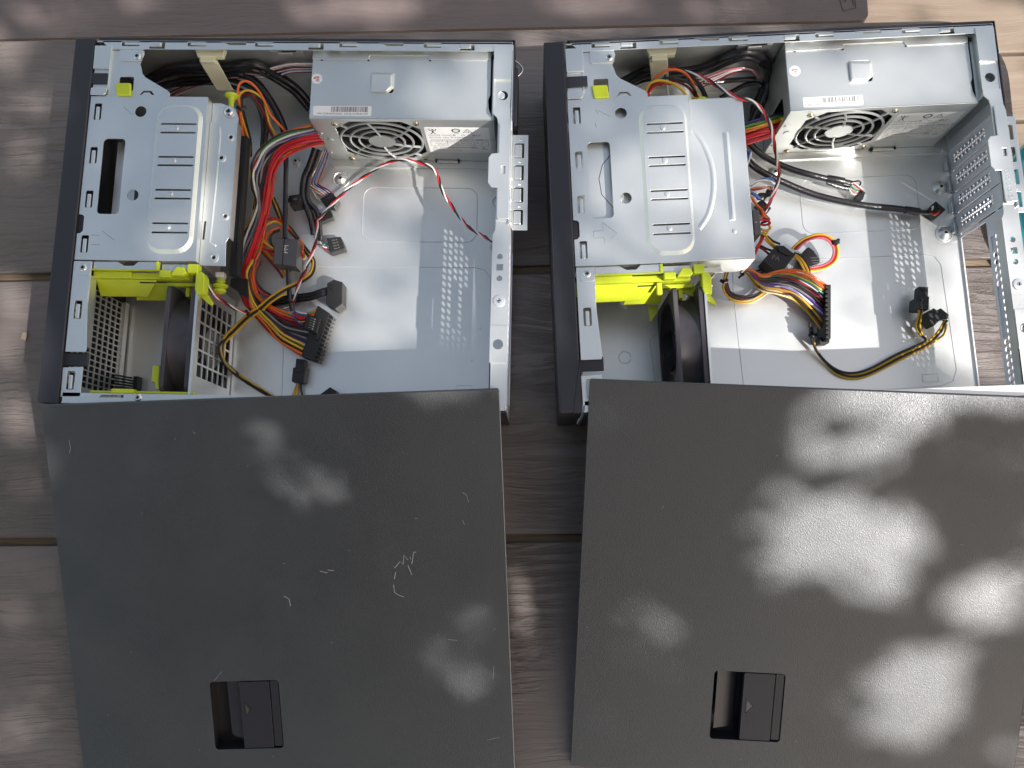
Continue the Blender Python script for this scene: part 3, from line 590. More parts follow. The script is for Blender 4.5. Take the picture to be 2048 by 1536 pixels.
# ------------------------------------------------------------------ power supplies
def make_psu(side, loc, rot, label, serial):
    p = thing('power_supply', label, 'power supply', 'power supplies', loc, rot)
    L = side == 'L'
    X0, X1, Y0, Y1, Z0, Z1 = 205, 361.6, -68.5, -6.2, 5, 90
    ux = lambda u, v, w: (u, w, v); yz = lambda u, v, w: (w, u, v)
    # front face with the fan opening
    cx, cz, r = 260, 47, 37.5
    oct_ = [(238, 85.2), (283, 85.2), (297.5, 71.5), (297.5, 23), (283, 10.5), (238, 10.5), (223.5, 23), (223.5, 71.5)]
    MB().prism([(X0, Z0), (X1, Z0), (X1, Z1), (X0, Z1)], Y0, Y0 + 1, [oct_], ux).build('front_face', 'psu_steel', p, bevel=.2, seg=1)
    # top: cover with folded strip
    tp = MB().prism([(X0, Y0 + .2), (X1, Y0 + .2), (358, -58), (357.4, -50), (359, -46), (359, -14), (359.6, -6.4), (X0, -6.4)], Z1 - 1, Z1, [rrect(257, 276, -44.6, -26, 2.5, 4)])
    top = tp.build('cover', 'psu_steel', p, bevel=.4, seg=2)
    MB().add([(257, -44.8, 90), (271.5, -44.8, 90), (276.6, -40, 90), (276.6, -26, 90), (257, -25.6, 90), (257.4, -44.4, 92.6), (270.4, -44.2, 92.8), (274.4, -40, 92.8), (274, -30, 93.4), (257.4, -29.4, 93.4)],
             [(5, 6, 7, 8, 9), (0, 1, 6, 5), (1, 2, 7, 6), (2, 3, 8, 7), (3, 4, 9, 8), (4, 0, 5, 9)]).build('finger_dent', 'psu_steel', top, bevel=.8, seg=3)
    st = MB().prism([(X0, -6.0), (358.6, -6.0), (358.6, -14.6), (306.5, -14.6), (306.5, -14.2), (304.6, -10.6), (254.6, -10.6), (253.4, -14.6), (X0, -14.8)], Z1 + .05, Z1 + 1.0)
    st.build('cover_strip', 'psu_steel', top, bevel=.25, seg=2)
    for q in ((252.6, 254.2, -15.4, -14.4, Z1, Z1 + .8), (305.8, 307.4, -15.2, -14.4, Z1, Z1 + .8), (212, 214, -15.2, -14.6, Z1, Z1 + .8), (359.6, 363, -12.5, -9.6, Z1 - 1, Z1 + .6)): MB().box(*q).build('notch', 'dark', top)
    MB().prism([(Y0, Z0), (Y1, Z0), (Y1, Z1 - .6), (Y0, Z1 - .6)], X0 - .01, X0 + .9, [rrect(-64, -46, 24, 72, 4)], yz).build('side_face', 'psu_steel', p, bevel=.2, seg=1)
    MB().prism([(Y0, Z0), (Y1, Z0), (Y1, Z1 - 1), (Y0, Z1 - 1)], X1 - 1, X1 + .4, (), yz).build('side_face', 'psu_steel', p)
    MB().box(X0, X1, Y1 - 1, Y1, Z0, Z1 - 1.2).build('back_face', 'psu_steel', p)
    MB().box(X0 + 2, X1 - 2, Y0 + 28, Y1 - 2, Z0 + 1, Z1 - 3).build('inner_parts', 'dark', p)
    # fan behind the guard
    fb = MB(); fb.lathe((0, 0), [(14, 0), (14, 12), (11, 13.5), (1, 13.5)], 28)
    for k in range(9):
        a = 2 * math.pi * k / 9; v = []
        for i in range(4):
            for j in range(2):
                rr = 13 + 22 * j; aa = a + (.58 * i / 3) + .25 * j
                v.append((rr * math.cos(aa), rr * math.sin(aa), 2 + 8 * i / 3))
        fb.add(v, [(2 * i, 2 * i + 2, 2 * i + 3, 2 * i + 1) for i in range(3)])
    fb.v = [(cx + x, Y0 + 18 - z, cz + y) for x, y, z in fb.v]
    fn_ = fb.build('fan', 'fanblack', p)
    MB().prism([(223, 10), (298, 10), (298, 85), (223, 85)], Y0 + 4, Y0 + 24, [circ(cx, cz, 36.4, 36)], ux).build('fan_frame', 'fanblack', fn_)
    # stamped guard: rings and curved spokes
    gd = MB()
    for rr in (36.6, 28.2, 20.4):
        gd.tube([(cx + rr * math.cos(2 * math.pi * k / 48), Y0 - .1, cz + rr * math.sin(2 * math.pi * k / 48)) for k in range(49)], 1.15, 6)
    gd.v += []
    gd.prism(circ(cx, cz, 12, 28), Y0 - .6, Y0 + .4, (), ux)
    for k in range(6):
        a = 2 * math.pi * k / 6 + .5; a2 = a + .12
        gd.tube([(cx + 11 * math.cos(a), Y0 - .1, cz + 11 * math.sin(a)), (cx + 24 * math.cos(a2), Y0 - .1, cz + 24 * math.sin(a2)), (cx + 37.4 * math.cos(a2 + .1), Y0 - .1, cz + 37.4 * math.sin(a2 + .1))], 1.15, 6)
    for a in (45, 135, 225, 315):
        gd.tube([(cx + 36 * math.cos(R(a)), Y0, cz + 36 * math.sin(R(a))), (cx + 44 * math.cos(R(a)), Y0 + .3, cz + 44 * math.sin(R(a)))], 1.2, 6)
    gd.build('fan_guard', 'guard_steel', p)
    for x, z in ((224.3, 81), (295.2, 82), (224.4, 9.2), (294.8, 10.2)):
        screw(p, 0, 0, 0, 2.7, m='brass', up=lambda a, b, c, x=x, z=z: (x + a, Y0 - c, z + b))
    for x, z in ((208.4, 62), (207.8, 22)):
        MB().lathe((0, 0), [(1.4, 0), (.9, .8), (.2, .9)], 12, fn=lambda a, b, c, x=x, z=z: (x + a, Y0 - c, z + b)).build('dimple', 'psu_steel', p)
    MB().prism(circ(213.3, 48, 2.6, 16, 3.4), Y0 - .7, Y0 + .2, (), ux).build('louvre', 'steel_edge', p, bevel=.3)
    # earth tab on the tray
    MB().box(305, 325, -71.5, -68.8, 5, 7.2).build('fixing_tab', 'psu_steel', p, bevel=.5)
    MB().box(303.6, 305.2, -70.4, -68.6, 4.6, 8).box(324.8, 326.4, -70.4, -68.6, 4.6, 8).build('notch', 'dark', p)
    # rating label on the front face
    lx0, lx1, lz0, lz1 = (301, 357.5, 24.4, 75.2)
    lb = MB().prism([(lx0, lz0), (lx1, lz0), (lx1, lz1), (lx0, lz1)], Y0 - .16, Y0 - .02, (), ux).build('rating_label', 'paper' if L else 'label_grey', p)
    ink = MB(); yy = Y0 - .2
    def T(x, z, s, txt, al='LEFT'): ink.text(txt, s, Matrix(((1, 0, 0, x), (0, 0, 1, yy), (0, 1, 0, z), (0, 0, 0, 1))), al)
    def ln(x0, z0, x1, z1, w=.25):
        d = Vector((x1 - x0, 0, z1 - z0)); n = Vector((-d.z, 0, d.x)).normalized() * w / 2
        ink.add([(x0 + n.x, yy, z0 + n.z), (x1 + n.x, yy, z1 + n.z), (x1 - n.x, yy, z1 - n.z), (x0 - n.x, yy, z0 - n.z)], [(0, 1, 2, 3)])
    # figure of a strong man with raised arms
    for q in ((306, 62.6, 308, 66.4, .8), (310.2, 62.6, 308.2, 66.4, .8), (308.1, 66, 308.1, 69.4, 1.5), (308, 69, 305.4, 70, .8), (305.4, 70, 305.2, 72.4, .8), (308.2, 69, 310.8, 70, .8), (310.8, 70, 311, 72.4, .8)): ln(*q)
    ink.prism(circ(308.1, 71.2, 1.0, 12), yy - .01, yy, (), lambda u, v, w: (u, w, v))
    T(303.6, 59.4, 3.0, 'POWER MAN'); T(321.6, 58.8, 4.6, 'CB')
    ink.prism(circ(328.4, 69.6, 4.0, 8), yy - .01, yy, [circ(328.4, 69.6, 2.5, 16)], lambda u, v, w: (u, w, v)); T(328.4, 68.9, 1.9, '300', 'CENTER'); T(326.5, 63.4, 1.8, '00788')
    ink.prism(circ(334, 60.6, 1.5, 14), yy - .01, yy, [circ(334, 60.6, 1.1, 14)], lambda u, v, w: (u, w, v))
    for q in ((334.4, 65.8, 338.4, 72.6, .5), (338.4, 72.6, 342.6, 65.8, .5), (334.4, 65.8, 342.6, 65.8, .5)): ln(*q)
    ink.prism(circ(338.5, 68.2, 1.6, 14), yy - .01, yy, [circ(338.5, 68.2, 1.2, 14)], lambda u, v, w: (u, w, v))
    T(342.0, 58.6, 5.2, 'RU'); T(348.8, 61.5, 1.6, 'us')
    T(303.8, 54.8, 3.3, 'MODEL NO:(型号) IP-S300FF1-0 H'.replace('(型号)', '')); T(304.4, 50.6, 2.9, 'Switching Power Supply'); T(328, 50.6, 2.9, 'FSP GROUP 300W'); T(346, 50.6, 2.6, 'MAX OUTPUT')
    ln(303.6, 49.6, 355.6, 49.6); ln(303.6, 49.6, 303.6, 38.8); ln(355.6, 49.6, 355.6, 38.8); ln(303.6, 38.8, 355.6, 38.8); ln(318.6, 49.6, 318.6, 38.8)
    T(304.2, 46.6, 2.4, 'AC INPUT: 100-240V~'); T(308, 43.2, 2.0, '50-60Hz 5A'); T(309.6, 40.0, 2.2, '47-63Hz')
    for k, a in enumerate(('+3.3V', '+5V', '+12V1', '+12V2', '-12V', '+5Vsb')):
        x = 319.6 + k * 6.0; T(x, 46.6, 1.9, a); T(x, 43.4, 1.9, ('16A', '15A', '16A', '16A', '0.3A', '2A')[k]); ln(x - .5, 48.6, x - .5, 40.6, .15)
    T(325, 40, 1.8, '103W'); T(340, 40, 1.8, '280W')
    for q in ((305, 34, 306.8, 37.2, .3), (306.8, 37.2, 308.6, 34, .3), (305, 34, 308.6, 34, .3)): ln(*q)
    T(310.6, 34.4, 2.6, 'WARNING!'); T(320, 34.4, 2.6, 'HAZARDOUS AREA')
    for k, w_ in enumerate((22, 30, 27)): T(304.4, 31.4 - k * 2.2, 1.55, 'Do not remove this cover. No serviceable parts inside.'[:w_ + 12])
    T(340.8, 34.2, 3.6, 'PG'); ln(340, 33, 347, 33, .3); T(349.6, 34.4, 3.6, 'X'); ln(349, 32.2, 354.2, 32.2, .8)
    ink.build('print', 'ink', lb)
    # barcode sticker on the cover
    bx0 = 208.0 if L else 216.0; bx1 = bx0 + 50; by0, by1 = -65.6, -56.8
    rs = R(0 if L else 2.4)
    bc = MB().prism(rrect(bx0, bx1, by0, by1, 1.0, 4), Z1 + .02, Z1 + .16).build('barcode_label', 'paper', p)
    bi = MB(); rnd = random.Random(5 if L else 6); x = bx0 + 15.6
    while x < bx1 - 3.4:
        w_ = rnd.choice((.22, .22, .4, .6)); bi.box(x, x + w_, -62.2, -57.4, Z1 + .17, Z1 + .19); x += w_ + rnd.choice((.22, .25, .4, .55))
    bi.text('P/N:1DER300FF00050  S/N:' + serial, 2.35, Matrix.Translation((bx0 + 3.8, -64.6, Z1 + .19)))
    bi.build('print', 'ink', bc)
    # round inspection sticker
    sx, sy = (209.6, -32.0) if L else (211.6, -32.4)
    stk = MB().cyl((sx, sy), 4.6, Z1 + .02, Z1 + .18, 32).build('round_sticker', 'paper', p)
    ri = MB(); zz = Z1 + .2
    def rl(a, b, w=.45):
        d = (Vector(b) - Vector(a)); n = Vector((-d.y, d.x)).normalized() * w / 2
        ri.add([(sx + a[0] + n.x, sy + a[1] + n.y, zz), (sx + b[0] + n.x, sy + b[1] + n.y, zz), (sx + b[0] - n.x, sy + b[1] - n.y, zz), (sx + a[0] - n.x, sy + a[1] - n.y, zz)], [(0, 1, 2, 3)])
    rl((-3, 0), (-1.6, 1.6), .6); rl((-1.6, 1.6), (3, 1.2), .6); rl((-3, .2), (2.6, -.6), .4); rl((-1.6, 1.6), (-1.8, 0), .4)
    for k in range(3): rl((-.9 + k * 1.1, 2.4), (-.5 + k * 1.1, -2.6), .4)
    for k in range(3): rl((-.5 + k * 1.1, -2.4), (.4 + k * 1.1, -2.0), .4)
    ri.build('print', 'ink_red', stk)
    return p
make_psu('L', *LCASE, 'left steel power supply in the shaded case, its white rating label crossed by a shadow', '06161000301399')
make_psu('R', *RCASE, 'right steel power supply in sun beside the perforated slot covers', '06161000301428')

# ------------------------------------------------------------------ case fans
def make_fan(loc, rot, label, hub):
    f = thing('case_fan', label, 'fan', 'case fans', loc, rot)
    yz = lambda u, v, w: (w, u, v)
    cy, cz = -261, 48.5
    sq = rrect(-305.5, -216.5, 4, 93, 5, 4)
    for a, b in ((96, 99.6), (116.6, 120.4)):
        MB().prism(sq, a, b, [circ(cy, cz, 42, 40)], yz).build('frame', 'fanblack', f, bevel=.6)
    du = MB(); n = 48
    for i, (xx, r1) in enumerate(((99.6, 43.4), (103, 42.6), (113, 42.6), (116.6, 43.4))):
        pass
    vs = []; prof = [(99.6, 43.6), (104, 42.4), (112.6, 42.4), (116.6, 43.6), (116.6, 41.6), (99.6, 41.6)]
    for xx, r1 in prof:
        for k in range(n): vs.append((xx, cy + r1 * math.cos(2 * math.pi * k / n), cz + r1 * math.sin(2 * math.pi * k / n)))
    du.add(vs, [(i * n + k, i * n + (k + 1) % n, ((i + 1) % 6) * n + (k + 1) % n, ((i + 1) % 6) * n + k) for i in range(6) for k in range(n)])
    du.build('duct', 'fanblack', f)
    bl = MB(); bl.lathe((0, 0), [(18, 0), (18, 20), (15, 21.5), (1, 21.5)], 30)
    for k in range(7):
        a = 2 * math.pi * k / 7; v = []
        for i in range(5):
            for j in range(2):
                rr = 17 + 23 * j; aa = a + (.85 * i / 4) + .3 * j; v.append((rr * math.cos(aa), rr * math.sin(aa), 1 + 17 * i / 4))
        bl.add(v, [(2 * i, 2 * i + 2, 2 * i + 3, 2 * i + 1) for i in range(4)])
    bl.v = [(98 + z, cy + x, cz + y) for x, y, z in bl.v]
    bl.build('rotor', 'fanblack', f)
    for a in (20, 110, 200, 290):
        MB().tube([(118.6, cy + 16 * math.cos(R(a)), cz + 16 * math.sin(R(a))), (118.6, cy + 42 * math.cos(R(a + 8)), cz + 42 * math.sin(R(a + 8)))], 1.5, 6).build('strut', 'fanblack', f)
    if hub:
        hb = MB().prism(circ(cy, cz, 18, 30), 120.3, 120.6, (), yz).build('hub_label', 'ink_grey', f)
        tx = MB(); Mx = Matrix(((0, 0, 1, 120.7), (-1, 0, 0, cy + 13), (0, 1, 0, cz), (0, 0, 0, 1)))
        Mr = lambda dy, dz: Matrix(((0, 0, 1, 120.7), (1, 0, 0, cy + dy), (0, 1, 0, cz + dz), (0, 0, 0, 1)))
        tx.text('DC BRUSHLESS', 3.4, Mr(-13, 6)); tx.text('12V 0.40A', 4.2, Mr(-11, -1)); tx.text('MADE IN CHINA', 2.6, Mr(-11, -8)); tx.text('CE  RU', 3.6, Mr(-8, -13))
        tx.build('print', 'white_mark', hb)
make_fan(*LCASE, 'square black case fan behind the steel lattice of the left case', True)
make_fan(*RCASE, 'square black case fan under the lime lever of the right case', False)

# ------------------------------------------------------------------ loose side panels propped on the cases
LID = {'L': [(112.0, -238.4), (169.1, -238.4), (169.9, -299.3), (111.2, -299.9), (125.4, -238.8), (136.0, -238.3), (136.7, -300.1), (162.4, -238.6), (160.9, -299.9), (139.0, -262.4)], 'R': [(114.6, -238.0), (172.5, -237.0), (173.5, -298.0), (115.2, -299.2), (118.7, -238.2), (137.5, -238.5), (138.3, -297.8), (163.2, -238.0), (164.4, -297.6), (144.3, -267.8)], 'scr': [[(274.1, -142.5), (275.3, -143.4), (279.7, -138.4), (282.0, -141.0), (283.2, -133.0), (286.3, -137.4), (288.1, -134.5), (289.3, -140.8), (291.1, -131.2), (293.1, -130.8)], [(275.5, -147.2), (274.3, -153.1)], [(273.2, -157.8), (273.7, -164.6), (276.8, -166.9), (281.2, -168.7)], [(286.0, -142.0), (288.8, -150.2)], [(213.8, -144.3), (219.8, -146.2)], [(220.0, -143.7), (225.3, -144.3)], [(182.6, -164.7), (186.6, -167.4), (187.4, -173.4)], [(333.2, -82.4), (336.4, -84.6), (337.7, -90.5)], [(332.2, -105.3), (333.6, -109.5)], [(19.4, -28.3), (19.9, -34.5), (18.7, -38.6)], [(118.4, -236.8), (125.9, -228.7)], [(120.1, -25.0), (121.5, -27.1)], [(344.3, -296.3), (354.9, -293.9)], [(315.5, -206.5), (322.9, -207.6)], [(352.4, -231.3), (351.1, -242.6)]]}
def make_lid(TL, rot, zt, slope, label, scratches, side):
    o = thing('side_panel', label, 'side panel', 'removed side panels', (TL[0], TL[1], zt), 0)
    o.rotation_euler = (0, 0, 0)
    a = R(rot); n = math.sqrt(1 + slope * slope)
    ex = Vector((math.cos(a), math.sin(a), 0)); ey = Vector((-math.sin(a) / n, math.cos(a) / n, slope / n)); ez = ex.cross(ey)
    M = Matrix((ex, ey, ez)).transposed().to_4x4(); M.translation = Vector((TL[0] * MM, TL[1] * MM, zt * MM)); o.matrix_world = M
    Wd, Ht = 366, 330
    lt = [(114.2, -237.6), (172.4, -237.6), (172.4, -298.4), (114.2, -298.4)]
    pn = MB().prism(rrect(0, Wd, -Ht, 0, 1.2, 3), -1.0, 0, [rrect(114.2, 172.4, -298.4, -237.6, 3, 4)])
    pn.prism(rrect(0, Wd, -Ht, 0, 1.2, 3), -5.5, -1.0, [rrect(1.1, Wd - 1.1, -Ht + 1.1, -1.1, .8, 3)])
    p = pn.build('sheet', 'lid_paint', o, bevel=.5, seg=3)
    MB().tube([(Wd - .1, -Ht + 2, -.25), (Wd - .1, -2, -.25)], .32, 6).build('highlight_edge', 'steel_edge' if side == 'L' else 'bezel', p)  # pale tube paints an edge highlight on the left panel; right one is dark
    MB().tube([(.8, -.6, -1.7), (Wd - .8, -.6, -1.7)], 1.7, 12).build('folded_edge', 'lid_paint', o)
    # recessed latch
    b = MB()
    b.box(112, 174.6, -300.6, -235.4, -15, -14)
    b.box(112, 114.2, -300.6, -235.4, -14, -1.1); b.box(172.4, 174.6, -300.6, -235.4, -14, -1.1)
    b.box(114.3, 172.3, -300.6, -298.4, -14, -1.1); b.box(114.3, 172.3, -237.6, -235.4, -14, -1.1)
    rc = b.build('recess', 'black', o)
    if side == 'L':
        MB().prism([(127.5, -238.4), (139.2, -238.4), (139.2, -292), (130, -289), (128, -286)], -5.6, -4.4).build('finger_ramp', 'bezel', rc, bevel=.3)
    else:
        MB().add([(117.4, -238.2, -2.5), (117.4, -290, -2.5), (137, -290, -13.6), (137, -238.2, -13.6), (128, -238.2, -6.0), (128, -290, -6.0)], [(0, 4, 5, 1), (4, 3, 2, 5)]).build('finger_ramp', 'bezel', rc)
    MB().prism(rrect(139, 164.2, -297.8, -238.6, 1.0, 3), -5, -.35).build('latch_handle', 'bezel', o, bevel=.5, seg=3)
    MB().prism(rrect(165.0, 171.6, -296.8, -238.4, .8, 3), -5, -.7).build('latch_edge', 'bezel', o, bevel=.4)
    cy = -262.6 if side == 'L' else -267.6
    tr = [(142.6, cy + 6), (147.4, cy), (142.6, cy - 6)]
    shape = tr if side == 'R' else [(142.4, cy + 4.4), (145.6, cy - .8), (144.2, cy - 3.4), (143.4, cy - 6.2), (143, cy - 1)]
    MB().prism(shape, -.36, -.28).build('arrow', 'ink_grey' if side == 'R' else 'arrow_reflection', o)  # left latch: olive-yellow reflection in the arrow painted as a flat patch
    ed = MB()
    for q in (((142.2, cy + 6.4), (148, cy)), ((148, cy), (142.2, cy - 6.4)), ((142.2, cy + 6.4), (142.2, cy - 6.4))): ed.tube([(*q[0], -.3), (*q[1], -.3)], .22, 5)
    ed.build('arrow_outline', 'dark', o)
    if scratches:
        s_ = MB()
        for k, q in enumerate(LID['scr']):
            s_.tube([(x, y, .0) for x, y in q], (.26 if k < 7 else .12), 5)
        s_.build('scratch', 'scratch', p)
    # lint and dust specks
    rnd = random.Random(11 if side == 'L' else 12); dsp = MB()
    for k in range(45):
        x, y = rnd.uniform(4, 362), rnd.uniform(-326, -4)
        if 110 < x < 176 and -303 < y < -233: continue
        if rnd.random() < .25:
            an = rnd.uniform(0, 6.3); l = rnd.uniform(.8, 2.6); dsp.tube([(x, y, .05), (x + l * math.cos(an), y + l * math.sin(an), .05)], .09, 4)
        else: dsp.lathe((x, y), [(rnd.uniform(.12, .3), 0), (.08, .15)], 6)
    dsp.build('dust', 'scratch', p)['kind'] = 'stuff'
make_lid((-393.5, 88.9), 1.85, 104, 0.3053, 'left black side panel with white scratch marks, lying shaded against the left case', True, 'L')
make_lid((43.9, 107.6), -2.6, 107, 0.3214, 'right black side panel dappled with bright sun patches, leaning on the right case', False, 'R')

